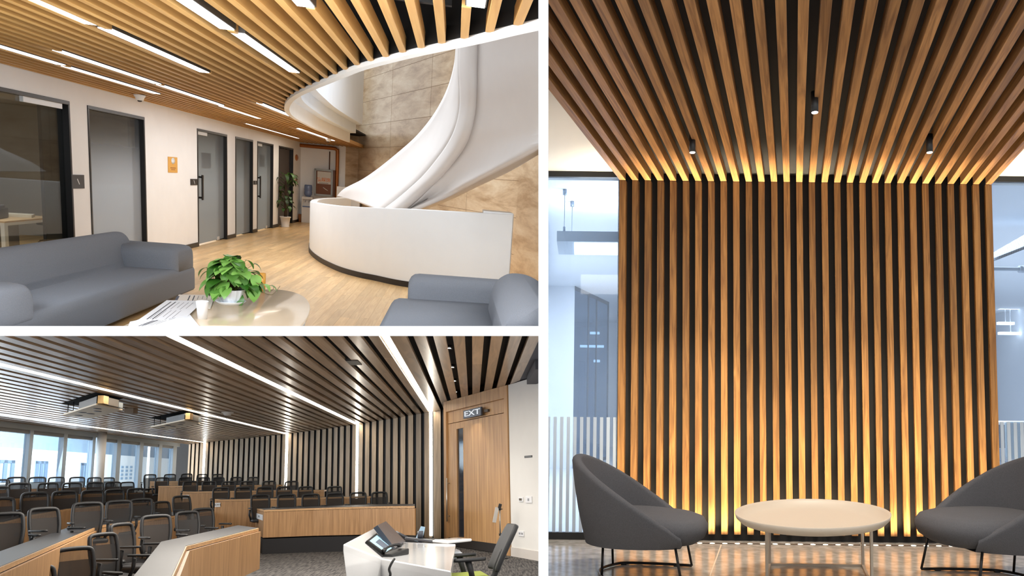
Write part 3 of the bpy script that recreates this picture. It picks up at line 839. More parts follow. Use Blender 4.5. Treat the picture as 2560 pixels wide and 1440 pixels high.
q0, q1 = R.at(786, 488, y=YE - .3), R.at(838, 426, y=YE - .3)
t = thing('fire_hose_cabinet', 'grey framed fire hose cabinet with a poster behind its glass', 'cabinet', R, (q0.x, YE, 0))
wq = q1.x - q0.x
z0, z1 = q0.z, q1.z
g = MB(); g.box(0, wq, -.30, 0, z0, z1); g.build('body', mat('brown_side', (92, 52, 30), .5), t)
g = MB(); e = .06
g.box(-.01, wq * .9, -.33, -.30, z0 - .01, z0 + e); g.box(-.01, wq * .9, -.33, -.30, z1 - e, z1 + .01); g.box(-.01, e - .01, -.33, -.30, z0, z1); g.box(wq * .9 - e, wq * .9, -.33, -.30, z0, z1)
g.build('door_frame', mat('grey_alloy', (150, 152, 150), .4, .3), t)
g = MB(); g.box(e, wq * .9 - e, -.306, -.3005, z0 + e, z1 - e); po = g.build('poster', mat('brown_poster', (110, 62, 30), .5), t)
g = MB(); g.box(e + .03, wq * .9 - e - .01, -.309, -.3062, z0 + .42, z1 - e - .02); g.build('poster_sheet', mat('poster_sheet', (205, 200, 192), .6), po)
mm = Matrix.Translation((wq * .45, -.311, z0 + (z1 - z0) * .6)) @ RX(math.pi / 2)
text('\u9e7f\u776c\u9970', .155, mat('orange_print', (214, 120, 44), .6), po, mm, .0008)
g = MB()
for q_ in range(7): g.box(wq * .24 + q_ * wq * .065, wq * .28 + q_ * wq * .065, -.3105, -.309, z0 + (z1 - z0) * .47, z0 + (z1 - z0) * .495)
g.build('caption_print', mat('ink', (70, 72, 80), .7), po)
g = MB(); g.tube([(wq * .42, -.315, z0 + .3), (wq * .55, -.315, z0 + .24), (wq * .66, -.315, z0 + .2)], .012, 8); g.build('hose_print', mat('poster_sheet', (205, 200, 192), .6), po)
# water dispenser
q0, q1 = R.at(754, 556, z=0), R.at(778, 558, z=0)
yd = YE - .55
xd0, xd1 = R.at(754, 500, y=yd).x, R.at(781, 500, y=yd).x
hw = (xd1 - xd0) / 2
t = thing('water_dispenser', 'white water dispenser with a blue bottle on top by the end wall', 'water dispenser', R, ((xd0 + xd1) / 2, yd, 0))
ht = R.height((xd0 + xd1) / 2, yd, 492)
wp = mat('white_plastic', (216, 212, 208), .35)
g = MB(); g.box(-hw, hw, 0, .42, 0, ht * .62); g.box(-hw, hw, .10, .42, ht * .62, ht * .90); g.box(-hw, hw, 0, .42, ht * .90, ht); g.box(-hw, -hw + .03, 0, .42, ht * .62, ht * .9); g.box(hw - .03, hw, 0, .42, ht * .62, ht * .9)
g.build('body', wp, t, bevel=.008, seg=2)
for s_ in (-.06, .06):
    g = MB(); g.tube([(s_, .1, ht * .84), (s_, .02, ht * .83), (s_, .015, ht * .79)], .014, 8); g.build('tap', mat('tap_grey', (150, 150, 156), .3), t)
g = MB(); g.box(-hw + .03, hw - .03, -.01, .1, ht * .60, ht * .64); g.build('drip_tray', mat('blue_tray', (96, 112, 150), .4), t)
hb = R.height((xd0 + xd1) / 2, yd, 462) - ht
g = MB(); rb = hw * .72
g.lathe([(0, 0), (rb * .5, 0), (rb * .9, hb * .14), (rb, hb * .2), (rb, hb * .42), (rb * .93, hb * .47), (rb, hb * .52), (rb, hb * .88), (rb * .9, hb), (0, hb)], 28, (0, .2, ht))
g.build('bottle', mat('blue_bottle', (104, 122, 160), .12, spec=.8), t)
g = MB(); x_ = R.at(749, 558, y=yd).x; g.lathe([(0, 0), (.07, 0), (.08, .28), (.074, .28), (.065, .01), (0, .01)], 20); o = g.build('waste_bin', mat('wicker_brown', (138, 84, 44), .7), room=R); o.matrix_world = R.M @ T(x_, yd + .15, 0); tag(o, 'small brown waste bin left of the water dispenser', 'bin')

# potted plant by the dark doorway
def leaf_pts(L_, Wd, base, az, el, curl=.35, fold=.12, n=6, heart=True):
    """rows of a heart-shaped leaf starting at base"""
    rows = []
    ca, sa = math.cos(az), math.sin(az)
    x_, z_ = 0.0, 0.0; e = el
    for i in range(n + 1):
        t_ = i / n
        if heart: w_ = Wd * (math.sin(math.pi * min(1, t_ * .92 + .10)) ** .75) * (1 - .35 * t_) * (1.25)
        else: w_ = Wd * math.sin(math.pi * (t_ * .94 + .04)) ** .8
        if i == n: w_ = .001
        row = []
        for k in (-1, -.5, 0, .5, 1):
            yy = w_ * k; zz = z_ + fold * abs(yy) ; xx = x_ - (abs(k) * L_ * .10 if heart and i == 0 else 0)
            row.append(Vector((base[0] + xx * ca - yy * sa, base[1] + xx * sa + yy * ca, base[2] + zz)))
        rows.append(row)
        x_ += L_ / n * math.cos(e); z_ += L_ / n * math.sin(e); e -= curl
    return rows
def leaf_mat(name, c1, c2):
    m = mat(name, c1, .38, spec=.5)
    nt = m.node_tree; b = nt.nodes['Principled BSDF']; at_ = nt.nodes.new('ShaderNodeAttribute'); at_.attribute_name = 'tone'
    mx = nt.nodes.new('ShaderNodeMix'); mx.data_type = 'RGBA'; mx.inputs[6].default_value = lin(*c1); mx.inputs[7].default_value = lin(*c2)
    nt.links.new(at_.outputs['Fac'], mx.inputs[0]); nt.links.new(mx.outputs[2], b.inputs['Base Color'])
    b.inputs['Subsurface Weight'].default_value = 0.0
    return m
pp = R.at(713, 568, z=0)
t = thing('potted_corridor_plant', 'tall dark leaved plant in a white pot before the dark doorway', 'plant', R, (pp.x, pp.y, 0))
sc_ = R.at(727, 560, y=pp.y).x - R.at(699, 560, y=pp.y).x
hp = R.height(pp.x, pp.y, 541)
htop = R.height(pp.x, pp.y, 432)
g = MB(); r_ = sc_ / 2
g.lathe([(0, 0), (r_ * .74, 0), (r_ * .74, .03), (r_ * .68, .04), (r_ * .88, hp * .88), (r_, hp * .9), (r_, hp), (r_ * .9, hp), (r_ * .86, hp * .86), (0, hp * .86)], 28); g.build('pot', wp, t)
g = MB(); g.tube([(0, 0, hp * .8), (.01, .01, htop * .5), (0, 0, htop * .85)], [.05, .045, .03], 10); g.build('trunk', mat('coir_trunk', (70, 52, 40), .9), t)
g = MB(); rr_ = random.Random(3)
for i in range(70):
    z = hp + .15 + (htop - hp - .2) * rr_.random() ** .8; az = rr_.uniform(0, 6.28); L_ = rr_.uniform(.22, .36) * (1.15 if z > htop * .7 else .9)
    bx_ = Vector((.05 * math.cos(az), .05 * math.sin(az), z)); el = rr_.uniform(.1, .9)
    tip = bx_ + Vector((math.cos(az) * .09, math.sin(az) * .09, .06))
    g.tube([bx_, tip], .006, 5); g.grid(leaf_pts(L_, .05, tip, az, el, .42, .1, 6, False), tone=rr_.random())
g.build('foliage', leaf_mat('dark_leaf', (34, 42, 26), (66, 104, 42)), t)

# marble wall behind the stair
marble = bpy.data.materials.new('travertine_tiles'); marble.use_nodes = True
nt = marble.node_tree; N = nt.nodes.new; L = nt.links.new; b = nt.nodes['Principled BSDF']
tc = N('ShaderNodeTexCoord'); mp = N('ShaderNodeMapping'); mp.inputs['Scale'].default_value = (.45, .45, 2.4); mp.inputs['Rotation'].default_value = (0, .12, 0)
L(tc.outputs['UV'], mp.inputs['Vector'])
n1 = N('ShaderNodeTexNoise'); n1.inputs['Scale'].default_value = 1.3; n1.inputs['Detail'].default_value = 10; n1.inputs['Roughness'].default_value = .68; n1.inputs['Distortion'].default_value = .35
L(tc.outputs['Object'], mp.inputs['Vector']); L(mp.outputs[0], n1.inputs['Vector'])
cr = N('ShaderNodeValToRGB'); cr.color_ramp.elements[0].position = .34; cr.color_ramp.elements[1].position = .66
cr.color_ramp.elements[0].color = lin(176, 146, 112); cr.color_ramp.elements[1].color = lin(232, 216, 190); e_ = cr.color_ramp.elements.new(.5); e_.color = lin(212, 188, 156)
L(n1.outputs['Fac'], cr.inputs[0]); L(cr.outputs[0], b.inputs['Base Color']); b.inputs['Roughness'].default_value = .3
A = R.at(893, 470, y=YE + .35)
Bm = R.at(1293, 560, z=0)
yB = 13.6 * 1.1
Bp = R.at(1293, 500, y=yB + 1.5)
def vpanel(pts, z0, z1, mt, name, label, th=.1, joints=None, zs=()):
    """vertical wall through plan points"""
    g = MB()
    n = len(pts)
    for (xa_, ya), (xb_, yb__) in zip(pts, pts[1:]):
        tx, ty = xb_ - xa_, yb__ - ya; l = math.hypot(tx, ty); nx, ny = -ty / l * th, tx / l * th
        g.prism([(xa_, ya), (xb_, yb__), (xb_ + nx, yb__ + ny), (xa_ + nx, ya + ny)], z0, z1)
    return struct(g.build(name, mt, room=R), label)
ZT = 7.0
mw = vpanel([(A.x, A.y), (Bp.x, Bp.y)], 0, ZT, marble, 'wall_marble', 'beige travertine wall behind the stair')
jm = mat('marble_joint', (150, 126, 100), .7)
g = MB()
tx, ty = Bp.x - A.x, Bp.y - A.y; Lw = math.hypot(tx, ty); tx /= Lw; ty /= Lw
def jbox(s0, s1, z0, z1):
    off = .002
    p = [(A.x + tx * s0 + ty * off, A.y + ty * s0 - tx * off), (A.x + tx * s1 + ty * off, A.y + ty * s1 - tx * off)]
    g.prism([p[0], p[1], (p[1][0] - ty * .004, p[1][1] + tx * .004), (p[0][0] - ty * .004, p[0][1] + tx * .004)], z0, z1)
def sat(px_, py_=400):
    l = R.ldir(px_, py_); t_ = (A.y * tx - A.x * ty) / (l.y * tx - l.x * ty); return (l.x * t_ - A.x) * tx + (l.y * t_ - A.y) * ty
for px_ in (974, 1070, 1172):
    s_ = sat(px_); jbox(s_ - .006, s_ + .006, 0, ZT)
zj = R.height(A.x + tx * sat(974), A.y + ty * sat(974), 304)
for k_ in range(-4, 6):
    z = zj + k_ * .78
    if z > 0: jbox(0, Lw, z - .005, z + .005)
g.build('tile_joints', jm, mw)
# return at the left of the marble and the nearer darker wall at the right
A0 = R.at(862, 470, y=YE)
vpanel([(A0.x, A0.y), (A.x, A.y)], 0, ZT, marble, 'wall_marble_return', 'travertine return beside the copper pipe', th=.08)
Cp = R.at(1420, 500, y=Bp.y - 3.2)
m2 = marble.copy(); m2.name = 'travertine_side'
vpanel([(Bp.x, Bp.y), (Cp.x, Cp.y)], 0, ZT, marble, 'wall_marble_side', 'travertine side wall at the right picture edge')
# shaft above: closes the opening behind the marble, open to an assumed overhead lamp
vpanel([(Cp.x, Cp.y), (Cp.x + .5, NEAR1 + 3)], CE, ZT, lobby_white, 'wall_shaft', 'white shaft wall above the stair')
vpanel([(Cp.x, Cp.y), (Cp.x + 1.5, NEAR1)], 0, CE + .4, lobby_white, 'wall_lobby_right', 'white lobby wall beyond the right picture edge')

# curved white parapet round the stair well
fp = [(862, 585), (806, 596), (780, 608), (773, 625), (779, 638), (800, 655), (830, 671), (860, 683), (900, 694), (940, 702), (980, 711), (1020, 718), (1100, 729), (1180, 738), (1268, 746)]
tp = [(862, 489), (836, 492), (806, 496), (785, 500), (773, 505), (779, 509), (797, 514), (825, 518), (860, 521), (920, 524), (1000, 528), (1060, 529), (1140, 532), (1200, 534), (1268, 536)]
base = [R.at(a, b_, z=0) for a, b_ in fp]
bc = smooth([(p.x, p.y, 0) for p in base], 6)
hs = []
bpl = smooth([(base[i].x, base[i].y, 0) for i in range(len(base))], 6)
def top_at(i):
    px0, _ = R.pix((bpl[i].x, bpl[i].y, 1.0))
    return px0
# height of the parapet: rises gently from its bow to its right end
h0 = R.height(base[3].x, base[3].y, 505); h1 = R.height(base[-1].x, base[-1].y, 536)
n = len(bpl); i3 = 3 * 6
outer = [(p.x, p.y) for p in bpl]
TK = .16
innr = offset_curve(outer, TK)
cx_, cy_ = R.at(1000, 600, y=14).x, 14.5
if math.hypot(innr[30][0] - cx_, innr[30][1] - cy_) > math.hypot(outer[30][0] - cx_, outer[30][1] - cy_): innr = offset_curve(outer, -TK)
def hh(i):
    t_ = max(0, (i - i3)) / (n - 1 - i3); return h0 + (h1 - h0) * (t_ ** .8)
g = MB()
rows = []
for i in range(n):
    o_, q_ = outer[i], innr[i]; h = hh(i)
    rows.append([Vector((o_[0], o_[1], 0)), Vector((o_[0], o_[1], h - .012)), Vector((o_[0] * .93 + q_[0] * .07, o_[1] * .93 + q_[1] * .07, h)), Vector((q_[0] * .93 + o_[0] * .07, q_[1] * .93 + o_[1] * .07, h)), Vector((q_[0], q_[1], h - .012)), Vector((q_[0], q_[1], 0))])
g.grid(rows); g.add(rows[-1], [tuple(range(6))]); g.add(rows[0], [tuple(range(6))[::-1]])
pw_ = g.build('wall_parapet', mat('parapet_white', (248, 250, 252), .55), room=R); struct(pw_, 'curved white parapet round the stair well')
g = MB(); ox = offset_curve(outer, .012) if offset_curve(outer, .012)[30] != innr[30] else outer
s_out = -1 if math.hypot(offset_curve(outer, .02)[30][0] - innr[30][0], offset_curve(outer, .02)[30][1] - innr[30][1]) < math.hypot(outer[30][0] - innr[30][0], outer[30][1] - innr[30][1]) else 1
ox = offset_curve(outer, s_out * .014)
g.grid([[Vector((a[0], a[1], 0)), Vector((a[0], a[1], .10)), Vector((b_[0], b_[1], .10))] for a, b_ in zip(ox, outer)], smooth=False)
struct(g.build('baseboard_parapet', mat('brown_black_skirting', (44, 38, 35), .5), room=R))
pe_ = outer[-1]; g = MB(); hx = hh(n - 1)
oi = [(a[0] * .7 + b_[0] * .3, a[1] * .7 + b_[1] * .3) for a, b_ in zip(outer, innr)][-6:]
g.prism([(x_ - .004, y_) for x_, y_ in oi] + [(oi[-1][0] - .004, oi[-1][1] + .7), (oi[0][0], oi[0][1] + .7)], 0, hx + .015)
struct(g.build('wall_parapet_end', mat('parapet_white', (248, 250, 252), .55), room=R), 'thick white end post of the parapet')
g = MB(); p = R.at(820, 468, y=base[0].y + .6); p2 = R.at(900, 468, y=base[0].y + .6)
g.box(R.at(842, 468, y=YE - .6).x, R.at(900, 468, y=YE - .6).x, YE - .6, YE - .3, 0, R.height(p.x, YE - .6, 467))
struct(g.build('wall_stair_kerb', mat('parapet_white', (248, 250, 252), .55), room=R), 'low white wall at the foot of the stair')

# spiral stair: sweeping white balustrades and soffit
stw = mat('stair_plaster', (218, 211, 206), .75)
st = thing('spiral_staircase', 'white plastered spiral staircase sweeping up through the ceiling opening', 'staircase', R, (0, 0, 0))
def curve3(pts, n=8): return smooth([R.at(a, b_, y=y) for a, b_, y in pts], n)
def loft(c1, c2, name, bulge=0.0, steps_=8, flip=1):
    m_ = min(len(c1), len(c2)); rows = []
    for i in range(m_):
        row = []
        for k_ in range(steps_ + 1):
            t_ = k_ / steps_; p = c1[i].lerp(c2[i], t_); p = p + Vector((0, bulge * math.sin(math.pi * t_), 0)); row.append(p)
        rows.append(row)
    g = MB(); g.grid(rows); o = g.build(name, stw, st)
    md = o.modifiers.new('thickness', 'SOLIDIFY'); md.thickness = .06; md.offset = 0
    return o
# far balustrade (grey-beige sweep on the left)
cA = curve3([(1146, 88, 14.6), (1143, 120, 14.8), (1139, 160, 15.0), (1126, 210, 15.3), (1106, 255, 15.6), (1078, 300, 16.0), (1040, 345, 16.4), (995, 385, 16.8), (945, 425, 17.2), (905, 452, 17.5), (862, 474, 17.8), (846, 490, 18.0)])
cB = curve3([(1152, 88, 13.6), (1151, 120, 13.6), (1150, 170, 13.6), (1153, 225, 13.6), (1152, 275, 13.7), (1140, 325, 13.8), (1120, 365, 14.0), (1095, 400, 14.2), (1062, 440, 14.4), (1028, 472, 14.6), (995, 500, 14.8), (955, 530, 15.0)])
loft(cA, cB, 'inner_balustrade', .35)
# rounded edge band between the two sweeps
cC = curve3([(1197, 88, 13.0), (1196, 120, 13.0), (1194, 170, 13.0), (1193, 225, 13.0), (1190, 275, 13.1), (1180, 325, 13.2), (1164, 365, 13.4), (1140, 400, 13.6), (1105, 440, 13.8), (1070, 472, 14.0), (1040, 500, 14.2), (1005, 530, 14.4)])
loft(cB, cC, 'handrail_band', -.28, 10)
# outer face sweeping to the right
cD = curve3([(1420, 60, 9.6), (1420, 100, 9.7), (1420, 150, 9.8), (1420, 200, 10.0), (1420, 250, 10.2), (1420, 290, 10.4), (1400, 325, 10.7), (1346, 366, 11.2), (1262, 412, 12.0), (1180, 455, 12.8), (1110, 492, 13.6), (1020, 530, 14.2)])
loft(cC, cD, 'outer_balustrade', .30)
cE = curve3([(1440, 330, 12.2), (1440, 335, 12.2), (1430, 340, 12.3), (1420, 345, 12.5), (1410, 350, 12.7), (1400, 352, 12.9), (1380, 362, 13.2), (1346, 382, 13.6), (1275, 424, 14.2), (1195, 462, 14.8), (1125, 496, 15.2), (1030, 532, 15.6)])
loft(cD, cE, 'soffit', 0)

# ceiling strips
def strip(px4, label, i):
    xm, y0, y1 = segs[i]
    t = thing('linear_light', label, 'light', R, (xm, (y0 + y1) / 2, CE), 0, 'strip lights between the lobby slats')
    l = (y1 - y0) / 2
    g = MB(); g.box(-.056, .056, -l, l, .012, .07); g.build('housing', mat('light_housing', (60, 54, 48), .5), t)
    g = MB(); g.box(-.048, .048, -l + .02, l - .02, .004, .0121); g.build('diffuser', glow('lobby_strip', (250, 252, 255), 3.6), t)
labs = ['long strip light at the upper left, before the joint', 'long strip light at the upper left, past the joint and ending mid ceiling', 'strip light entering at the top middle', 'strip light past the joint ending near the opening',
        'strip light at the left picture edge', 'strip light ending above the ceiling camera', 'longest strip starting right of the left edge', 'middle piece of the three-piece strip', 'last piece of the three-piece strip', 'short strip left of the opening rim',
        'strip light over the second glass door', 'farthest strip light by the copper pipe', 'strip light stub at the top picture edge left of the black void', 'strip light stub at the top edge, over the opening']
for i, l_ in enumerate(lights_px): strip(l_, labs[i], i)

# dome cameras
for px_, py_, r_, labl in ((349, 243, .085, 'white dome camera on the slats above the frosted glass front'), (821, 352, .09, 'small white dome camera by the copper pipe')):
    p = R.at(px_, py_ - 6, z=CE)
    t = thing('dome_camera', labl, 'camera', R, p, 0)
    g = MB(); g.lathe([(0, -.09), (r_ * .6, -.085), (r_ * .8, -.04), (r_, -.015), (r_, 0), (0, 0)], 28); g.build('housing', lobby_white, t)
    g = MB(); g.lathe([(0, -.11), (r_ * .3, -.105), (r_ * .45, -.085), (0, -.08)], 20); g.build('lens', mat('smoked_lens', (60, 58, 58), .2), t)

# ------------------------------------------------ furniture
grey_f = mat('grey_upholstery', (134, 138, 146), .92, spec=.15, noise=(170, .22), bump=(240, .35))
# sofa: runs along the left wall, seat faces right
SX1 = R.at(491, 660, z=.42); xF = SX1.x; yEnd = SX1.y
xB = R.at(382, 648, z=.42).x
yNear = 5.6
zB = R.height(xB - .12, yEnd - .3, 578)
sofa = thing('sofa', 'long grey upholstered sofa standing in front of the glass fronts', 'sofa', R, (0, 0, 0))
def profile_loft(prof, y0, y1, name, parent, mt, rnd_=.06, nseg=4, m=None):
    """rounded bar along y with the closed x-z outline prof"""
    cx0 = sum(p[0] for p in prof) / len(prof); cz0 = sum(p[1] for p in prof) / len(prof)
    rows = []
    L_ = y1 - y0
    for t_, s_ in [(0, .86)] + [(rnd_ * (1 - math.cos(k * math.pi / 2 / nseg)) / 1, .86 + .14 * math.sin(k * math.pi / 2 / nseg)) for k in range(1, nseg + 1)] + [(L_ - rnd_ * (1 - math.cos(k * math.pi / 2 / nseg)), .86 + .14 * math.sin(k * math.pi / 2 / nseg)) for k in range(nseg, 0, -1)] + [(L_, .86)]:
        row = [Vector((cx0 + (x_ - cx0) * s_, y0 + t_, cz0 + (z_ - cz0) * s_)) for x_, z_ in prof]
        if m is not None: row = [m @ v for v in row]
        rows.append(row)
    g = MB(); g.grid(rows, True, smooth=True, cap=True)
    return g.build(name, mt, parent)
def rr(x0, x1, z0, z1, r=.06, n=4, r2=None):
    """rounded rectangle outline; r2 rounds the top corners"""
    out = []; r2 = r if r2 is None else r2
    for cx_, cz_, a0, q in ((x1 - r, z0 + r, -90, r), (x1 - r2, z1 - r2, 0, r2), (x0 + r2, z1 - r2, 90, r2), (x0 + r, z0 + r, 180, r)):
        for k in range(n + 1):
            a = math.radians(a0 + 90 * k / n); out.append((cx_ + q * math.cos(a), cz_ + q * math.sin(a)))
    return out
bt_ = .30
xBB = xB - bt_
profile_loft(rr(xBB, xF, .06, .42, .04, 5, .09), yNear, yEnd, 'seat', sofa, grey_f, .10)
bp_ = [(xBB, .10), (xB + .03, .36), (xB, .44), (xB - .05, zB - .16), (xB - .10, zB - .05), (xB - .17, zB), (xBB + .02, zB - .02), (xBB - .04, zB - .10), (xBB - .05, zB - .25)]
bs = smooth([(a, 0, b_) for a, b_ in bp_ + [bp_[0]]], 5); bp_ = [(p.x, p.z) for p in bs[:-1]]
profile_loft(bp_, yNear, yEnd - .35, 'backrest', sofa, grey_f, .16)
arm = R.at(474, 640, y=yEnd - .25)
za = R.height(xF - .25, yEnd - .3, 611)
def arm_loft(x0, x1, y0, y1, z0, z1, name, parent, r=.10):
    """arm running along x with a rounded top and a rounded front end"""
    prof = rr(y0, y1, z0, z1, .04, 5, r); rows = []
    L_ = x1 - x0; cy0 = (y0 + y1) / 2; cz0 = (z0 + z1) / 2
    for t_, s_ in ((0, .9), (.03, 1), (L_ - .16, 1), (L_ - .09, .985), (L_ - .04, .95), (L_ - .01, .88), (L_, .80)):
        rows.append([Vector((x0 + t_, cy0 + (a - cy0) * s_, z0 + (b_ - z0) * s_)) for a, b_ in prof])
    g = MB(); g.grid(rows, True, smooth=True, cap=True); return g.build(name, grey_f, parent)
arm_loft(xBB + .1, R.at(476, 640, y=yEnd - .2).x, yEnd - .75, yEnd - .02, .38, za, 'armrest', sofa, .13)
ya = R.at(15, 728, z=za * .95).y + .4
arm_loft(xBB + .1, R.at(31, 770, y=ya - .4).x, ya - .75, ya - .02, .38, za, 'armrest', sofa, .13)
for x_ in (xBB + .1, xF - .12):
    g = MB(); g.lathe([(0, 0), (.025, 0), (.03, .07), (0, .07)], 12, (x_, yEnd - .3, 0)); g.build('foot', BLACK, sofa)

# oval marble-topped table
ZTB = .46
TC = R.at(543, 812, z=ZTB); rx1 = (R.at(746, 800, y=TC.y).x - R.at(340, 800, y=TC.y).x) / 2
yt = R.at(545, 714, z=ZTB).y; ry1 = yt - TC.y
top_m = mat('cream_stone_top', (238, 216, 186), .16, spec=.35, coat=.15, noise=(1.6, .07))
tb = thing('coffee_table', 'oval glossy cream stone coffee table between the sofa and the armchair', 'table', R, (TC.x, TC.y, 0))
g = MB(); g.lathe([(0, ZTB - .045), (rx1 * .96, ZTB - .045), (rx1 * .995, ZTB - .03), (rx1, ZTB - .015), (rx1 * .99, ZTB), (0, ZTB)], 96, sy=ry1 / rx1); g.build('table_top', top_m, tb)
g = MB(); g.lathe([(rx1 * .94, ZTB - .14), (rx1 * .965, ZTB - .045), (rx1 * .8, ZTB - .045), (rx1 * .8, ZTB - .14)], 96, sy=ry1 / rx1); g.build('apron', mat('pale_apron', (214, 208, 202), .4), tb)
for s_ in (-1, 1):
    g = MB(); g.box(s_ * rx1 * .80 - .03, s_ * rx1 * .80 + .03, -.3 - .05, -.3 + .05, 0, ZTB - .1); g.build('leg', BLACK, tb)

# plant pot on the table
pt = R.at(577, 760, z=ZTB); pw1 = (R.at(616, 740, y=pt.y).x - R.at(540, 740, y=pt.y).x) / 2
saucer = thing('potted_pothos', 'bright green trailing pothos in a white ribbed pot on the cream table', 'plant', R, (pt.x, pt.y, ZTB))
wpot = mat('pot_white', (228, 232, 238), .35)
g = MB(); g.lathe([(0, 0), (pw1 * .75, 0), (pw1 * .98, .03), (pw1, .035), (pw1 * .94, .035), (pw1 * .72, .012), (0, .012)], 40); g.build('saucer', wpot, saucer)
zr = R.height(pt.x, pt.y, 722) - ZTB
g = MB(); rows = []
for f, z in ((.62, .012), (.78, zr * .35), (.92, zr * .75), (1.0, zr), (.95, zr), (.86, zr * .8), (0, zr * .8)):
    rows.append([Vector((pw1 * .92 * f * (1 + (.04 if k_ % 4 < 2 else -.0)) * math.cos(2 * math.pi * k_ / 48), pw1 * .92 * f * (1 + (.04 if k_ % 4 < 2 else 0)) * math.sin(2 * math.pi * k_ / 48), z)) for k_ in range(48)])
g.grid(rows, True, smooth=False, cap=True); g.build('pot', wpot, saucer)
g = MB(); g.lathe([(0, 0), (pw1 * .84, 0), (pw1 * .84, .01), (0, .01)], 24, (0, 0, zr * .8)); g.build('soil', mat('dark_soil', (40, 32, 26), .95), saucer)
u = pw1 / 38.0           # metres per picture pixel at the pot
g = MB(); gs = MB(); rr_ = random.Random(11)
C0 = Vector((0, 0, zr))
leaves = []
for i in range(95):
    az = rr_.uniform(0, 2 * math.pi); el = rr_.uniform(0.0, 1.45)
    rad = rr_.uniform(.45, 1.0) ** .6
    ex = Vector((math.cos(az) * math.cos(el) * 82 * u, math.sin(az) * math.cos(el) * 60 * u, math.sin(el) * 82 * u + 6 * u)) * rad
    leaves.append((C0 + ex, az, rr_.uniform(-.9, .25), rr_.uniform(36, 54) * u))
for px_, py_, az, sz in ((500, 668, math.pi, 34), (505, 700, 3.4, 34), (523, 690, 3.6, 30), (690, 715, 0.1, 24), (672, 712, -.3, 26), (645, 690, -.9, 40), (635, 720, -1.3, 44), (592, 740, -1.6, 40), (560, 735, -1.8, 42), (575, 640, 2.0, 40), (630, 650, .6, 34), (650, 660, .2, 30), (532, 650, 2.7, 34)):
    p = R.at(px_, py_, y=pt.y - .1 * (1 if az < 0 else 0)) - Vector((pt.x, pt.y, ZTB)); leaves.append((p, az, -.45 if az > -.5 else -1.0, sz * u))
for i, (p, az, el, sz) in enumerate(leaves):
    b0 = p - Vector((math.cos(az), math.sin(az), 0)) * sz * .45
    if b0.z < .03: b0.z = .03
    g.grid(leaf_pts(sz, sz * .36, b0, az, el, .16, .18, 7, True), tone=rr_.random())
    mid = C0.lerp(b0, .55) + Vector((0, 0, .04))
    gs.tube([C0 - Vector((0, 0, .03)), mid, b0], .0028, 5)
g.build('foliage', leaf_mat('pothos_leaf', (44, 96, 22), (134, 184, 88)), saucer)
gs.build('stems', mat('vine_stem', (120, 110, 60), .6), saucer)
v0 = [R.at(a, b_, z=ZTB + .012) - Vector((pt.x, pt.y, ZTB)) for a, b_ in ((640, 722), (660, 732), (678, 737), (690, 728), (700, 715))]
g = MB(); g.tube(smooth(v0, 5), .003, 5)
v1 = [R.at(a, b_, z=ZTB + .012) - Vector((pt.x, pt.y, ZTB)) for a, b_ in ((642, 716), (670, 728), (684, 722), (680, 712))]
g.tube(smooth(v1, 5), .003, 5); g.build('trailing_vine', mat('vine_stem', (120, 110, 60), .6), saucer)

# cups and papers
cp = R.at(506, 797, z=ZTB); u2 = (R.at(523, 780, y=cp.y).x - R.at(491, 780, y=cp.y).x) / 2
hc = R.height(cp.x, cp.y, 753) - ZTB
g = MB(); g.lathe([(0, .004), (u2 * .72, 0), (u2 * .95, hc * .97), (u2 * 1.02, hc), (u2 * .93, hc), (u2 * .68, .012), (0, .012)], 32)
o = g.build('paper_cup', mat('paper_white', (236, 238, 242), .5), room=R); o.matrix_world = R.M @ T(cp.x, cp.y, ZTB); tag(o, 'white paper cup standing on the table before the papers', 'cup')
oc_ = R.at(655, 726, z=ZTB); ho = R.height(oc_.x, oc_.y, 683) - ZTB; u3 = u2 * .8
g = MB(); g.lathe([(0, 0), (u3 * .8, 0), (u3 * 1.0, ho), (u3 * .92, ho), (u3 * .74, .01), (0, .01)], 28)
o = g.build('drinking_glass', mat('amber_plastic', (232, 168, 72), .25), room=R); o.matrix_world = R.M @ T(oc_.x, oc_.y, ZTB); tag(o, 'amber drinking glass half hidden behind the pothos leaves', 'cup')
pm_ = mat('sheet_paper', (232, 232, 236), .7); ink = mat('ink', (70, 72, 80), .7)
sheets = [([(447, 737), (538, 738), (526, 772), (430, 768)], 'beige printed sheet with a dark box, under the other papers', 0, (226, 216, 204)),
          ([(417, 751), (508, 753), (470, 790), (335, 808)], 'largest white printed sheet, lying on top of the paper pile', 2, (232, 232, 236)),
          ([(418, 786), (474, 786), (503, 822), (318, 822), (325, 805)], 'white sheet at the picture bottom, under the largest sheet', 1, (236, 237, 240)),
          ([(318, 822), (330, 806), (352, 797), (362, 822)], 'dark printed leaflet corner poking out at the left of the papers', 3, (214, 214, 218))]
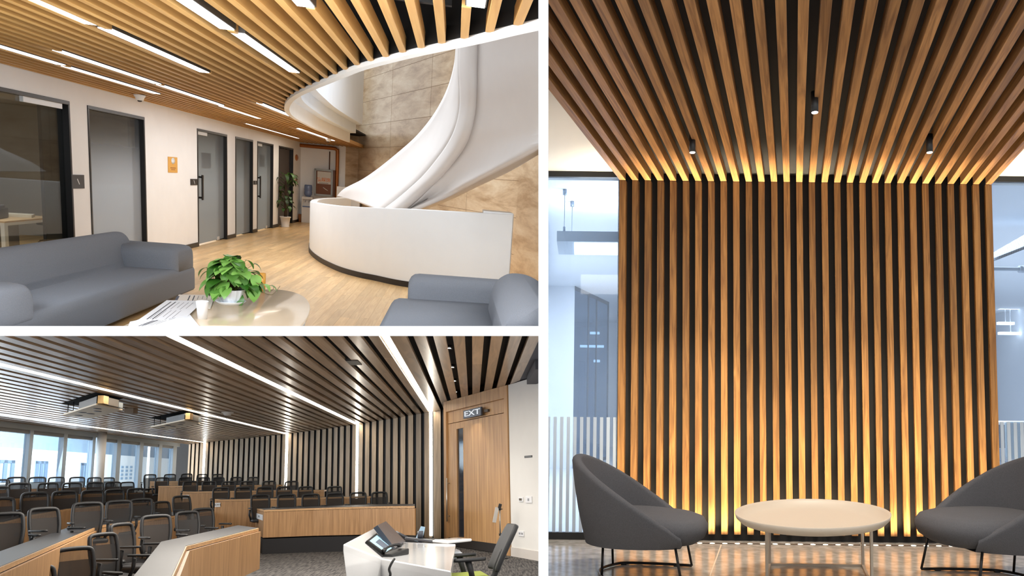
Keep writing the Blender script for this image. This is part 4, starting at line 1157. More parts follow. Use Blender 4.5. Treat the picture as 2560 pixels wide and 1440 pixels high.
for (q, labl, i, colr) in sheets:
    z = ZTB + .002 + .004 * i
    if i == 3: z = ZTB + .001
    P_ = [R.at(a, b_, z=z) for a, b_ in q]
    c_ = sum(P_, Vector()) / len(P_)
    sh = thing('printed_sheet', labl, 'paper', R, (c_.x, c_.y, z), 0, 'papers on the coffee table')
    g = MB(); g.prism([(p.x - c_.x, p.y - c_.y) for p in P_], 0, .003); g.build('sheet', mat('sheet_paper_%d' % i, colr, .7), sh)
    g = MB()
    a, b_ = P_[0], P_[1]
    if i in (0, 1, 2):
        e1 = (P_[1] - P_[0]).normalized(); e2 = (P_[3] - P_[0]).normalized(); l1 = (P_[1] - P_[0]).length; l2 = (P_[3] - P_[0]).length
        # lines of print run along the long side of each sheet
        for k_ in range(11):
            bold = k_ in (0, 2); f_ = (.16 if i else .3) + .062 * k_; t0_ = .08 if bold else .10 + .38 * (k_ % 2); ln_ = .78 if bold else rr_.uniform(.25, .36)
            s0 = P_[0] - c_ + e1 * l1 * f_ + e2 * l2 * t0_; s1 = s0 + e2 * l2 * ln_; w_ = e1 * (.011 if bold else .004)
            g.add([Vector((v.x, v.y, .0034)) for v in (s0, s1, s1 + w_, s0 + w_)], [(0, 1, 2, 3)])
        g.build('print', ink, sh)
        if i == 0:
            g = MB(); q_ = [R.at(a, b_, z=z) - c_ for a, b_ in ((442, 741), (449, 741), (444, 751), (437, 751))]; g.prism([(p.x, p.y) for p in q_], .003, .004); g.build('dark_box', mat('slate_print', (70, 76, 92), .6), sh)
    else:
        g.prism([(p.x * .6, p.y * .6) for p in [v - c_ for v in P_]], .003, .004); g.build('dark_box', BLACK, sh)

# armchair, faces left
ac_ = thing('lobby_armchair', 'grey upholstered armchair at the lower right of the lobby, facing the coffee table', 'armchair', R, (0, 0, 0))
f1 = R.at(958, 790, z=.40)          # front corner of the seat, far side
ya1 = R.at(1022, 745, z=.42).y
zA = R.height(R.at(1035, 700, y=ya1).x, ya1, 690)
xL = R.at(975, 752, z=.42).x; xA = R.at(1020, 730, y=ya1).x; xR_ = R.at(1215, 780, y=ya1).x
def yz(px_, py_, z): return R.at(px_, py_, z=z)
ys0 = ya1 - 3.0
# seat
g = MB(); rows = []
for x_, s_ in ((xL, .80), (xL + .03, .92), (xL + .09, 1.0), (xR_ + .2, 1.0)):
    prof = rr(ys0, ya1 + .02, .08, .42, .05, 5, .07); rows.append([Vector((x_, a, .08 + (b_ - .08) * s_)) for a, b_ in prof])
g.grid(rows, True, cap=True); g.build('seat', grey_f, ac_)
# far arm
rows = []; prof = rr(ya1 - .05, ya1 + .42, .20, zA, .05, 6, .13); cyy = ya1 + .18
for x_, s_ in ((xA, .84), (xA + .02, .92), (xA + .06, .98), (xA + .12, 1.0), (xR_ + .6, .985), (xR_ + .9, .97)):
    rows.append([Vector((x_, cyy + (a - cyy) * s_, .20 + (b_ - .20) * s_)) for a, b_ in prof])
g = MB(); g.grid(rows, True, cap=True); g.build('armrest', grey_f, ac_)
# back
ytop = ya1 - .45
zK = R.height(R.at(1290, 690, y=ytop).x, ytop, 683)
x0_ = R.at(1222, 780, y=ytop).x; x1_ = R.at(1400, 780, y=ytop).x
outl = [(x0_, .25), (x0_ - .01, .45), (x0_ + .04, zK * .82), (x0_ + .16, zK * .965), (x0_ + .30, zK), (x0_ + .46, zK * .97), (x0_ + .62, zK * .86), (x0_ + .74, zK * .66), (x0_ + .8, .3)]
ol = smooth([(a, 0, b_) for a, b_ in outl], 5)
prof = [(p.x, p.z) for p in ol]
rows = []; cx0 = x0_ + .4
for y_, s_ in ((ytop + .22, .72), (ytop + .20, .84), (ytop + .15, .93), (ytop + .08, .98), (ytop - .02, 1.0), (ytop - 2.4, 1.0)):
    rows.append([Vector((cx0 + (a - cx0) * s_, y_, .25 + (b_ - .25) * s_)) for a, b_ in prof])
g = MB(); g.grid(rows, True, cap=True); g.build('backrest', grey_f, ac_)

# added and assumed lamps that light the lobby
_q = R.at(-260, 470, y=5.2)
lamp('side_window_daylight', R, _q, (.75, 1, -.12), 'AREA', 55, (.84, .92, 1), size=(.5, 1.6), spread=math.radians(150))  # added lamp out of view at the left, no window there; lifts the parapet
lamp('skylight', R, (R.at(1050, 300, y=16).x, 16.5, 6.4), (0, 0, -1), 'AREA', 230, (.84, .92, 1), size=(3.5, 6), spread=math.radians(120))  # assumed overhead source: an unseen area lamp above the stair well
_p = R.at(640, -40, z=CE - .12)
lamp('window_daylight', R, _p, (.1, 1, -.5), 'AREA', 95, (.90, .95, 1), size=(1.6, .25), spread=math.radians(170))  # added area lamp above the view, no window there; brightens the lobby front
for yy in (opn[0][1] - 1.5, (opn[1][0] + opn[1][1]) / 2, (opn[2][0] + opn[2][1]) / 2, (opn[3][0] + opn[3][1]) / 2, (opn[4][0] + opn[4][1]) / 2):
    lamp('office_fill', R, (W - 2.0, yy, HD + .05), (0, 0, -1), 'AREA', 80, (.95, .98, 1), size=(1.0, .8))  # unseen lamps put in to lighten the glass fronts
lamp('corridor_light', R, (W + 1.5, 17, CE - .03), (0, 0, -1), 'AREA', 75, (.97, .98, 1), size=(1.2, 6))  # unseen area lamp under the slats, added besides the strip lights
lamp('corridor_light', R, (W + 1.5, 25, CE - .03), (0, 0, -1), 'AREA', 45, (1, .90, .76), size=(1.2, 3))  # likewise an added unseen lamp, nearer the end wall
mark(1)

# ================================================================ ROOM 2: raked lecture hall (lower left)
R = R2; HE = R.he; K = HE / 1.5
q = R.at(1077, 1345, z=0); C2 = R.height(q.x, q.y, 1030)       # ceiling height from the wall light
NEAR2 = 3.2
LXY = [R.at(a, b_, z=C2) for a, b_ in ((516, 1106), (722, 1085), (904, 1060), (1077, 1030))]
LX = [R.at(a, b_, z=C2).x for a, b_ in ((258, 1071.5), (361, 998.5), (667, 953), (1020, 936))]
wl_px = [(440, 1114), (470, 1111.5), (516, 1106), (620, 1096), (722, 1085), (820, 1073), (904, 1060), (1000, 1044), (1077, 1030), (1115, 1024)]
wl = [R.at(a, b_, z=C2) for a, b_ in wl_px]
def ywall(x):
    if x <= wl[0].x: return wl[0].y
    for a, b_ in zip(wl, wl[1:]):
        if a.x <= x <= b_.x: return a.y + (b_.y - a.y) * (x - a.x) / (b_.x - a.x)
    return wl[-1].y
XWIN = R.at(0, 1053, z=C2).x
hall_board = wood('hall_board', (140, 118, 96), (184, 156, 126), 'y', .30, 9, .7, .55, .35, .15, 1.2)
hall_board_v = wood('hall_board_upright', (166, 142, 114), (204, 178, 146), 'z', .5, 12, .8, .35, .35, 0, 1.2)
desk_wood = wood('desk_oak', (156, 118, 80), (190, 148, 104), 'z', .45, 26, 1.2, .4, .12, 0, .7)
edge_wood = wood('desk_edge', (176, 136, 94), (204, 164, 118), 'x', .45, 26, 1.2, .4, .1, 0, .7)
lamin = mat('dark_laminate', (44, 44, 47), .42, spec=.25, noise=(4, .06))
dark2 = mat('hall_void', (24, 23, 24), .8)
hall_white = mat('hall_white', (222, 220, 216), .8)

# carpet
cp_ = mat('grey_carpet', (74, 72, 72), .95, spec=.1)
nt = cp_.node_tree; N = nt.nodes.new; L = nt.links.new; b = nt.nodes['Principled BSDF']
tc = N('ShaderNodeTexCoord'); mp = N('ShaderNodeMapping'); mp.inputs['Scale'].default_value = (34, 3.0, 1); mp.inputs['Rotation'].default_value = (0, 0, -.5)
n1 = N('ShaderNodeTexNoise'); n1.inputs['Scale'].default_value = 1.0; n1.inputs['Detail'].default_value = 5
L(tc.outputs['Object'], mp.inputs['Vector']); L(mp.outputs[0], n1.inputs['Vector'])
cr = N('ShaderNodeValToRGB'); cr.color_ramp.elements[0].position = .38; cr.color_ramp.elements[1].position = .64
cr.color_ramp.elements[0].color = lin(58, 57, 59); cr.color_ramp.elements[1].color = lin(104, 101, 98); L(n1.outputs['Fac'], cr.inputs[0]); L(cr.outputs[0], b.inputs['Base Color'])
g = MB(); g.box(XWIN, 8, NEAR2, 60, -.1, 0); struct(g.build('floor', cp_, room=R), 'dark grey flecked carpet of the lecture hall')

# ceiling boards and wall boards share their X positions
gaps = []
def fill(xa_, xb_, nb):
    pitch = (xb_ - xa_) / nb
    return [(xa_ + pitch * i + pitch * .16 if True else 0, xa_ + pitch * (i + 1) - pitch * .16, pitch) for i in range(nb)]
P34 = (LX[3] - LX[2]) / 10.0
n23 = max(6, round((LX[2] - LX[1]) / P34)); n12 = max(6, round((LX[1] - LX[0]) / P34))
bounds = []
cursor = []
for xa_, xb_, nb in ((LX[0], LX[1], n12), (LX[1], LX[2], n23), (LX[2], LX[3], 10)):
    for i in range(nb):
        pt_ = (xb_ - xa_) / nb
        a = xa_ + pt_ * i + pt_ * .19; b_ = xa_ + pt_ * (i + 1) - pt_ * .19
        if i == 0: a = xa_ + .068
        if i == nb - 1: b_ = xb_ - .068
        bounds.append((a, b_))
x = LX[0] - .068
first = True
while x > XWIN - .1:
    a = x - P34 * (.62 if not first else .75); bounds.append((max(a, XWIN), x)); x = a - P34 * .38; first = False
x = LX[3] + .068
xr_lim = R.at(1262, 1001, z=C2).x
first = True
while x < xr_lim + .02:
    bounds.append((x, x + P34 * (.62 if not first else .8))); x += P34 * (1.0 if not first else 1.18); first = False
XRC = x - P34 * .38
DL = R.at(1117, 1364, z=0); DR = R.at(1276, 1389, z=0); WR = R.at(1400, 1412, z=0)
def yend(x):
    if x < wl[-1].x: return ywall(x)
    return wl[-1].y + (DR.y - wl[-1].y) * min(1.3, (x - wl[-1].x) / max(.1, (DR.x - wl[-1].x)))
cg = MB(); wg = MB()
for a, b_ in bounds:
    if b_ - a < .02: continue
    t_ = rnd.random()
    y0 = NEAR2; ye0, ye1 = yend(a), yend(b_)
    # planks butt together along the run
    ys = NEAR2 - rnd.uniform(0, 4)
    while ys < min(ye0, ye1):
        y1_ = ys + 6.0
        s0 = max(ys, NEAR2)
        if y1_ > min(ye0, ye1): cg.prism([(a, s0), (b_, s0), (b_, ye1), (a, ye0)], C2, C2 + .05, tone=min(1, max(0, t_ * .4 + rnd.random() * .6)))
        elif y1_ > NEAR2: cg.prism([(a, s0), (b_, s0), (b_, y1_ - .006), (a, y1_ - .006)], C2, C2 + .05, tone=min(1, max(0, t_ * .4 + rnd.random() * .6)))
        ys = y1_
    if b_ < wl[-1].x - .02 and a > wl[0].x:
        wg.prism([(a, ye0 - .05), (b_, ye1 - .05), (b_, ye1), (a, ye0)], 0, C2 + .0)
vb = MB(); vb.box(XWIN - .2, 8, NEAR2, 60, C2 + .16, C2 + .26)
ceil2 = vb.build('ceiling', dark2, room=R); struct(ceil2, 'black ceiling void over the lecture hall boards')
cg.build('board_cladding', hall_board, ceil2)
g = MB()
for a, b_ in zip(wl, wl[1:]): g.prism([(a.x, a.y + .01), (b_.x, b_.y + .01), (b_.x, b_.y + .2), (a.x, a.y + .2)], 0, C2 + .16)
wb_ = g.build('wall_back', dark2, room=R); struct(wb_, 'curved back wall of the hall clad in upright boards')
wg.build('board_cladding', hall_board_v, wb_)

# linear lights running over the ceiling and down the wall
ll = ['farthest light line, over the windows and down by the window corner', 'second light line from the windows, above the projectors', 'third light line from the windows', 'light line nearest the wooden door']
hallglow = glow('hall_strip', (255, 247, 232), 18)
for i in range(4):
    x = LX[i]; yw_ = ywall(x)
    t = thing('linear_light', ll[i], 'light', R, (x, yw_, C2), 0, 'light lines folding from ceiling to wall')
    g = MB(); g.box(-.045, .045, NEAR2 - yw_, -.06, .018, .03); g.build('ceiling_diffuser', hallglow, t)
    g = MB(); g.box(-.045, .045, -.03, -.02, -C2 + .06, .018); g.build('wall_diffuser', hallglow, t)
    g = MB(); g.box(-.066, .066, NEAR2 - yw_, 0, .031, .06); g.box(-.066, .066, -.019, .0, -C2, .031); g.build('channel', mat('hall_channel', (150, 140, 128), .5), t)

# ceiling downlights in the black gap, sensors
xg = None
for k_, (px_, py_) in enumerate(((1123, 873), (1131, 920), (1136, 954), (1139, 981))):
    p = R.at(px_, py_, z=C2 + .02)
    t = thing('recessed_downlight', ['bright recessed downlight nearest the top picture edge', 'second recessed downlight from the top edge', 'third recessed downlight from the top edge', 'recessed downlight nearest the wooden door'][k_], 'light', R, p, 0, 'recessed downlights in the black gap')
    g = MB(); g.lathe([(.036, 0), (.045, 0), (.045, .06), (.0, .06)], 20); g.build('housing', BLACK, t)
    g = MB(); g.lathe([(0, .003), (.036, .003), (.036, .008), (0, .008)], 20, sy=1.5); g.build('bulb', glow('hall_bulb', (255, 248, 238), 16), t)
    lamp('downlight_beam', R, (p.x, p.y, p.z - .02), (0, 0, -1), 'SPOT', 60, (1, .93, .84), spot=math.radians(90), blend=.6, radius=.03)
p = R.at(885, 906, z=C2); g = MB(); g.box(-.09, .09, -.22, .22, -.01, .03); o = g.build('ceiling_sensor', BLACK, room=R); o.matrix_world = R.M @ T(p.x, p.y, C2); tag(o, 'flat black square set between the ceiling boards', 'sensor')
p = R.at(569, 1030, z=C2); g = MB(); g.lathe([(0, -.09), (.07, -.085), (.10, -.05), (.105, -.03), (.14, -.03), (.14, 0), (0, 0)], 24); o = g.build('smoke_detector', hall_white, room=R); o.matrix_world = R.M @ T(p.x, p.y, C2); tag(o, 'round white smoke detector on the hall ceiling boards', 'smoke detector')
p = R.at(328, 1021, z=C2); g = MB(); g.box(-.10, .10, -.12, .12, -.12, 0); o = g.build('motion_sensor', mat('taupe_plastic', (120, 104, 88), .5), room=R, bevel=.01); o.matrix_world = R.M @ T(p.x, p.y, C2); tag(o, 'brown box sensor between the two projectors', 'sensor')

# projectors on drop plates
def quadpts(px4, z): return [R.at(a, b_, z=z) for a, b_ in px4]
zp = C2 - .30
c0 = R.at(239, 981, z=C2)
zp = R.height(c0.x, c0.y, 1013)
plate = quadpts(((240, 1012), (158, 1038), (224, 1047), (306, 1026)), zp)
hole = quadpts(((239, 981), (153, 1009), (226, 1018), (308, 996)), C2 - .004)
def projector(label, m, src=None):
    O = plate[0]
    t = thing('ceiling_projector', label, 'projector', R, (0, 0, 0), 0, 'projectors on drop plates', m=m)
    g = MB(); g.prism([(p.x - O.x, p.y - O.y) for p in plate], zp - O.z, zp - O.z + .028); g.build('drop_plate', mat('pale_oak_plate', (196, 180, 156), .5), t)
    g = MB(); g.prism([(p.x - O.x, p.y - O.y) for p in hole], C2 - O.z - .006, C2 - O.z - .001); g.build('hatch', mat('hatch_black', (12, 12, 12), 1.0, spec=0.02), t)
    def lp(u, v, z): p = plate[0].lerp(plate[1], u).lerp(plate[3].lerp(plate[2], u), v); return (p.x - O.x, p.y - O.y)
    hb_ = (C2 - zp) * .62
    body = [lp(.03, .05, 0), lp(.55, .05, 0), lp(.55, .78, 0), lp(.03, .78, 0)]
    g = MB(); g.prism(body, .03, .03 + hb_); g.build('body', mat('projector_black', (44, 42, 42), .5), t, bevel=.01)
    a, b_ = Vector((*lp(-.005, .04, 0), 0)), Vector((*lp(-.005, .80, 0), 0))
    d_ = (b_ - a); nn = Vector((d_.y, -d_.x, 0)).normalized()
    if nn.y > 0: nn = -nn
    g = MB(); g.prism([(a.x, a.y), (a.x + d_.x * .24, a.y + d_.y * .24), (a.x + d_.x * .24 - nn.x * .1, a.y + d_.y * .24 - nn.y * .1), (a.x - nn.x * .1, a.y - nn.y * .1)], .03, .03 + hb_); g.build('front_cover', mat('tan_cover', (206, 168, 112), .5), t)
    g = MB(); e = a + d_ * .24; f_ = a + d_ * .86
    g.prism([(e.x, e.y), (f_.x, f_.y), (f_.x - nn.x * .06, f_.y - nn.y * .06), (e.x - nn.x * .06, e.y - nn.y * .06)], .03, .03 + hb_ * .96); g.build('front_grille', mat('bronze_grille', (92, 80, 66), .5), t)
    lc = a + d_ * .48 + Vector((0, 0, .03 + hb_ * .5)); rot = nn.to_track_quat('Z', 'Y').to_matrix().to_4x4()
    rl = hb_ * .46
    g = MB(); g.lathe([(rl * .86, -.05), (rl, -.05), (rl, .05), (rl * .86, .05), (rl * .82, .0), (rl * .5, -.01), (0, -.01)], 28, m=T(*lc) @ rot); le = g.build('lens_ring', mat('lens_ring', (70, 60, 48), .3, .5), t)
    g = MB(); g.lathe([(0, .028), (rl * .5, .02), (rl * .74, .0), (0, -.005)], 28, m=T(*lc) @ rot); g.build('lens', mat('lens_glass', (60, 78, 108), .05, spec=1.0), le)
    h_ = a + d_ * .90; i_ = a + d_ * 1.12
    g = MB(); g.prism([(h_.x, h_.y), (i_.x, i_.y), (i_.x - nn.x * .05, i_.y - nn.y * .05), (h_.x - nn.x * .05, h_.y - nn.y * .05)], .03, .03 + hb_ * .7); g.build('bracket_plate', mat('grey_plate', (130, 136, 138), .4, .4), t)
    for u, v in ((.75, .08), (.95, .1), (.95, .85), (.08, .9)):
        x_, y_ = lp(u, v, 0); g = MB(); g.tube([(x_, y_, .02), (x_, y_, C2 - zp)], .008, 8); g.build('drop_rod', BLACK, t)
    for u, v in ((.2, .3), (.35, .5), (.6, .55), (.6, .25), (.85, .4)):
        x_, y_ = lp(u, v, 0); g = MB(); g.lathe([(0, -.003), (.06, -.003), (.06, .001), (0, .001)], 16, m=T(x_, y_, 0), sy=2); g.build('cut_out', mat('plate_slot', (70, 70, 76), .7), t)
    return t
projector('projector on a drop plate nearer the left picture edge', T(*plate[0]))
q2 = R.at(461, 1051, z=zp)
projector('projector on a drop plate in the middle of the hall ceiling', T(*q2))

# window wall along the left
mull = mat('pale_mullion', (178, 192, 206), .5)
def yxw(px_, py_=1150): return R.at(px_, py_, x=XWIN).y
ycor = yxw(441)
zh = R.height(XWIN, yxw(40), 1072)
g = MB(); g.box(XWIN - .2, XWIN, 6, ycor + .3, zh, C2 + .2); g.box(XWIN - .2, XWIN, 6, ycor + .3, 0, R.height(XWIN, yxw(200), 1228))
struct(g.build('wall_window_side', mat('pale_beam', (186, 200, 214), .6), room=R), 'pale beam and sill of the window wall')
cols = [(-30, -24), (70, 79), (156, 165), (229, 236), (291, 301), (348, 357), (396, 404), (432, 441)]
hg = glass('hall_window_glass', (226, 236, 244), .06)
for i in range(len(cols) - 1):
    ya_, yb_2 = yxw(cols[i][1]), yxw(cols[i + 1][0])
    if i == 3: ya_ = yxw(263)
    g = MB(); g.box(XWIN - .1, XWIN - .09, ya_, yb_2, .3, zh); root = g.build('window_%d' % (31 + i), hg, room=R)
    struct(root, 'tall pane %s of the hall window wall' % ['at the left picture edge', 'second from the left', 'third, before the round column', 'first past the column', 'second past the column', 'third past the column', 'last before the slatted wall'][i])
    f = MB()
    y1_ = yxw(cols[i + 1][1])
    f.box(XWIN - .14, XWIN, yb_2, y1_, .3, zh)
    f.build('mullion', mull, root)
    f = MB(); f.box(XWIN - .12, XWIN - .02, ya_, yb_2, zh - .10, zh); f.build('head_frame', mat('grey_head', (128, 132, 136), .5), root)
pc_ = R.at(251, 1150, x=XWIN + .25)
g = MB(); rc = (R.at(262, 1150, y=pc_.y).x - R.at(240, 1150, y=pc_.y).x) / 2
g.lathe([(rc, 0), (rc, C2)], 32, (pc_.x, pc_.y, 0)); struct(g.build('wall_column', mat('column_plaster', (196, 190, 184), .7), room=R), 'round pale column in the window wall')
# building across the street
XO2 = XWIN - 7
zf = R.height(XO2, R.at(0, 1118, x=XO2).y, 1118)
bd = thing('neighbour_building', 'white rendered building across the street, seen through the windows', 'building', R, (XO2, 20, 0))
g = MB(); g.box(-1, 0, -18, 60, -3, zf); g.build('wall', mat('sunlit_render', (250, 250, 248), .9), bd)  # one even white over the whole wall
g = MB(); g.box(-1.2, -.3, -18, 60, zf, zf + 6); g.build('upper_storey', mat('blue_grey_cladding', (140, 160, 178), .5), bd)
g = MB(); g.box(-.31, -.25, -18, 60, zf + .9, zf + .98); g.box(-.31, -.2, -18, 60, zf + 1.9, zf + 1.95); g.build('ledge', mat('white_ledge', (236, 240, 244), .6), bd)
for a, b_, c_, d_ in ((-12, 35, 1149, 1206), (88, 118, 1152, 1206), (201, 227, 1157, 1205)):
    p, q_ = R.at(a, c_, x=XO2), R.at(b_, c_, x=XO2); zt_ = p.z; zb2 = R.height(XO2, p.y, d_)
    g = MB(); g.box(-.02, .03, p.y - 20, q_.y - 20, zb2, zt_); w_ = g.build('window', mat('shaded_window', (150, 176, 198), .4), bd)  # plain pale blue panes
    g = MB(); m_ = (p.y + q_.y) / 2 - 20; g.box(.03, .06, m_ - .12, m_ + .12, zb2, zt_); g.box(.03, .06, p.y - 20, p.y - 19.75, zb2, zt_); g.box(.03, .06, q_.y - 20.25, q_.y - 20, zb2, zt_); g.box(.03, .06, p.y - 20, q_.y - 20, zt_ - .12, zt_); g.build('window_frame', mat('slate_frame', (104, 122, 142), .5), w_)
for a in (303, 314, 325):
    p, q_ = R.at(a, 1162, x=XO2), R.at(a + 5.5, 1162, x=XO2)
    g = MB()
    for k_ in range(4): g.box(0, .03, p.y - 20, q_.y - 20, p.z - .18 - k_ * .2, p.z - .06 - k_ * .2)
    g.build('vent', mat('shaded_window', (150, 176, 198), .4), bd)

# tiers and desks
plat = mat('riser_black', (34, 33, 35), .8)
def desk(name, Fp, Bp_, z, zb2, label, plate_txt=None, tier=True, mt=desk_wood):
    Fq = [R.at(a, b_, z=z) for a, b_ in Fp]; Bq = [R.at(a, b_, z=z) for a, b_ in Bp_]
    O = Fq[0]
    t = thing('lecture_desk', label, 'desk', R, (O.x, O.y, 0), 0, 'curved desk rows of the lecture hall')
    Fl = [Vector((p.x - O.x, p.y - O.y, 0)) for p in Fq]; Bl = [Vector((p.x - O.x, p.y - O.y, 0)) for p in Bq]
    g = MB()
    k_ = max(len(Fl), len(Bl))
    def res(pl, n_):
        ds = [0]
        for a, b_ in zip(pl, pl[1:]): ds.append(ds[-1] + (b_ - a).length)
        out = []
        for i in range(n_):
            s_ = ds[-1] * i / (n_ - 1)
            for j in range(len(pl) - 1):
                if ds[j + 1] >= s_ - 1e-9: break
            L_ = ds[j + 1] - ds[j] or 1; out.append(pl[j].lerp(pl[j + 1], min(1, (s_ - ds[j]) / L_)))
        return out
    if len(Fl) != len(Bl): Bl = res(Bl, len(Fl))
    poly = [(p.x, p.y) for p in Fl] + [(p.x, p.y) for p in reversed(Bl)]
    g.prism(poly, z - .045, z - .004); g.build('desk_edge', edge_wood, t)
    inner = [(f.lerp(b_, .04)) for f, b_ in zip(Fl, Bl)]
    poly = [(p.x, p.y) for p in inner] + [(p.x, p.y) for p in reversed(Bl)]
    g = MB(); g.prism(poly, z - .004, z); g.build('desktop', lamin, t)
    g = MB()
    nrm = []
    for i in range(len(Fl) - 1):
        a, b_ = Fl[i], Fl[i + 1]; d_ = (b_ - a).normalized(); nn = Vector((-d_.y, d_.x, 0)) * .03
        if nn.y < 0: nn = -nn
        g.prism([(a.x, a.y), (b_.x, b_.y), (b_.x + nn.x, b_.y + nn.y), (a.x + nn.x, a.y + nn.y)], zb2, z - .052, tone=.5)
    a, b_ = Fl[0], Bl[0]
    d_ = (b_ - a); d_ = d_.normalized() * min(d_.length, .9); nn = Vector((-d_.y, d_.x, 0)).normalized() * .02
    g.prism([(a.x, a.y), (a.x + d_.x, a.y + d_.y), (a.x + d_.x + nn.x, a.y + d_.y + nn.y), (a.x + nn.x, a.y + nn.y)], zb2, z - .052, tone=.5)
    g.build('front_panel', mt, t)
    return t, Fq, Bq
zA, zB2, zC, zD, zE = .90, 1.18, 1.42, 1.70, 1.98
specs = [
 ([(647, 1320), (467, 1365), (430, 1446)], [(595, 1313), (403, 1354), (334, 1440)], .90, .31, 'nearest desk row of the left block, cut by the picture bottom'),
 ([(551, 1274.5), (460, 1286), (372, 1298), (251, 1313), (0, 1418), (-60, 1444)], [(498, 1272), (452, 1278), (330, 1291), (198, 1309), (0, 1378), (-60, 1400)], .94, .25, 'second desk row of the left block, bending towards the left picture edge'),
 ([(444.6, 1251.6), (280, 1261), (138, 1274), (47, 1289), (-30, 1308)], [(443, 1248), (250, 1257), (120, 1266), (40, 1276), (-30, 1286)], 1.14, .4, 'third desk row of the left block'),
 ([(366, 1231), (187, 1235.5), (65, 1244), (-20, 1249)], None, 1.38, .7, 'fourth desk row of the left block'),
 ([(314, 1216.8), (187, 1218.7), (-20, 1225)], None, 1.72, 1.0, 'farthest desk row of the left block, below the windows'),
 ([(639, 1270), (660, 1274.7), (784, 1270), (900, 1266.5), (975, 1265), (1037, 1264.5)], [(645, 1266), (700, 1264), (790, 1262.5), (900, 1261), (975, 1260), (1037, 1260)], .98, .36, 'nearest desk row of the right block with a row label plate'),
 ([(537, 1247), (553, 1248.6), (634, 1247), (760, 1244), (879, 1241.5), (925, 1240.5)], [(540, 1245), (600, 1243.5), (660, 1242.5), (760, 1240.5), (879, 1238.5), (925, 1238)], 1.18, .44, 'second desk row of the right block with a row label plate'),
 ([(457, 1228), (470, 1229), (580, 1227), (694, 1225.4), (810, 1224.6)], None, 1.42, .66, 'third desk row of the right block'),
 ([(396, 1214.6), (406, 1214.7), (560, 1213), (696, 1211.8)], None, 1.70, .9, 'fourth desk row of the right block'),
 ([(375, 1203), (440, 1202.6), (496, 1202)], None, 1.98, 1.3, 'farthest desk row of the right block by the window corner')]
def SD(px_):
    """distance of the window wall or back wall in a picture column"""
    if px_ <= 440: return R.at(px_, 1200, x=XWIN).y
    for (u, _u), (v, _v), p, q_ in zip(wl_px, wl_px[1:], wl, wl[1:]):
        if u <= px_ <= v: return p.y + (q_.y - p.y) * (px_ - u) / (v - u)
    return wl[-1].y
DESKS = []
RULE = {2: (.79, 99), 3: (.87, 99), 4: (.93, 99), 6: (.95, 20.9), 7: (.96, 22.4), 8: (.92, 24.2), 9: (.93, 26.0)}
for di, (Fp, Bp_, z, zb2, labl) in enumerate(specs):
    if di in RULE:
        fr_, cap = RULE[di]
        Fq = [R.at(a, b_, y=min(cap, fr_ * SD(a))) for a, b_ in Fp]
        O = Fq[0].copy(); O.z = 0; zz = Fq[0].z
        t = thing('lecture_desk', labl, 'desk', R, O, 0, 'curved desk rows of the lecture hall')
        dp = .5; Fl = [p - O for p in Fq]; bk_ = Vector((0, dp, 0))
        def strip_(off0, off1, z0, z1, tone=None):
            g_ = MB(); rows = [[p + Vector((0, off0, z0)), p + Vector((0, off1, z0)), p + Vector((0, off1, z1)), p + Vector((0, off0, z1))] for p in Fl]
            g_.grid(rows, True, tone=tone, smooth=False, cap=True); return g_
        strip_(0, dp, -.045, -.004).build('desk_edge', edge_wood, t)
        strip_(.03, dp, -.004, 0).build('desktop', lamin, t)
        g = strip_(.01, .04, -.76, -.05, .5); p = Fl[0]
        g.box(p.x, p.x + .03, p.y + .04, p.y + dp, p.z - .76, p.z - .05, tone=.5); g.build('front_panel', desk_wood, t)
        g = MB(); rows = [[Vector((p.x, p.y + .05, 0)), Vector((p.x, p.y + 1.0, 0)), Vector((p.x, p.y + 1.0, p.z - .77)), Vector((p.x, p.y + .05, p.z - .77))] for p in Fq]
        g.grid(rows, True, smooth=False, cap=True); struct(g.build('floor_step_%d' % (di + 1), plat, room=R), 'dark tier')
        DESKS.append((t, Fq, None, zz)); continue
    t, Fq, Bq = desk('d', Fp, Bp_, z, zb2, labl); DESKS.append((t, Fq, Bq, z))
# row plates
for idx, px0, px1, py0, py1, txt in ((5, 641.5, 656.5, 1275, 1284, 'ROW A'), (6, 539.5, 551, 1251, 1258.5, 'ROW B'), (7, 459.5, 468.5, 1232.5, 1237.5, 'ROW C')):
    t, Fq, Bq, z = DESKS[idx]
    a, b_ = Fq[0], Fq[1]
    d_ = (b_ - a); O = a
    dd = Vector((d_.x, d_.y, 0)); Lp = dd.length; dd.normalize(); nn = Vector((dd.y, -dd.x, 0))
    if nn.y > 0: nn = -nn
    if Lp < .05 or idx == 7:
        dd = Vector((1, 0, 0)); nn = Vector((0, -1, 0)); Lp = .2 if idx == 7 else Lp
    ang = math.atan2(dd.y, dd.x)
    hgt_ = {5: .125, 6: .105, 7: .09}[idx]; wd_ = {5: .19, 6: .17, 7: .16}[idx]
    c_ = dd * (Lp * .5 if idx != 7 else .09) + nn * .004; zz = z - {5: .18, 6: .155, 7: .15}[idx]
    m_ = T(c_.x, c_.y, zz) @ RZ(ang) @ RX(math.pi / 2)
    g = MB(); g.box(-wd_ / 2 if idx == 7 else -Lp * .42, wd_ / 2 if idx == 7 else Lp * .42, -hgt_ / 2, hgt_ / 2, 0, .004, m=m_); pl_ = g.build('row_plate', mat('plate_white', (222, 224, 226), .5), t)
    text(txt, .068, BLACK, pl_, m_ @ T(0, 0, .0045), .0006, sx=(.8 if idx == 7 else min(1.6, Lp * .84 / .2)))
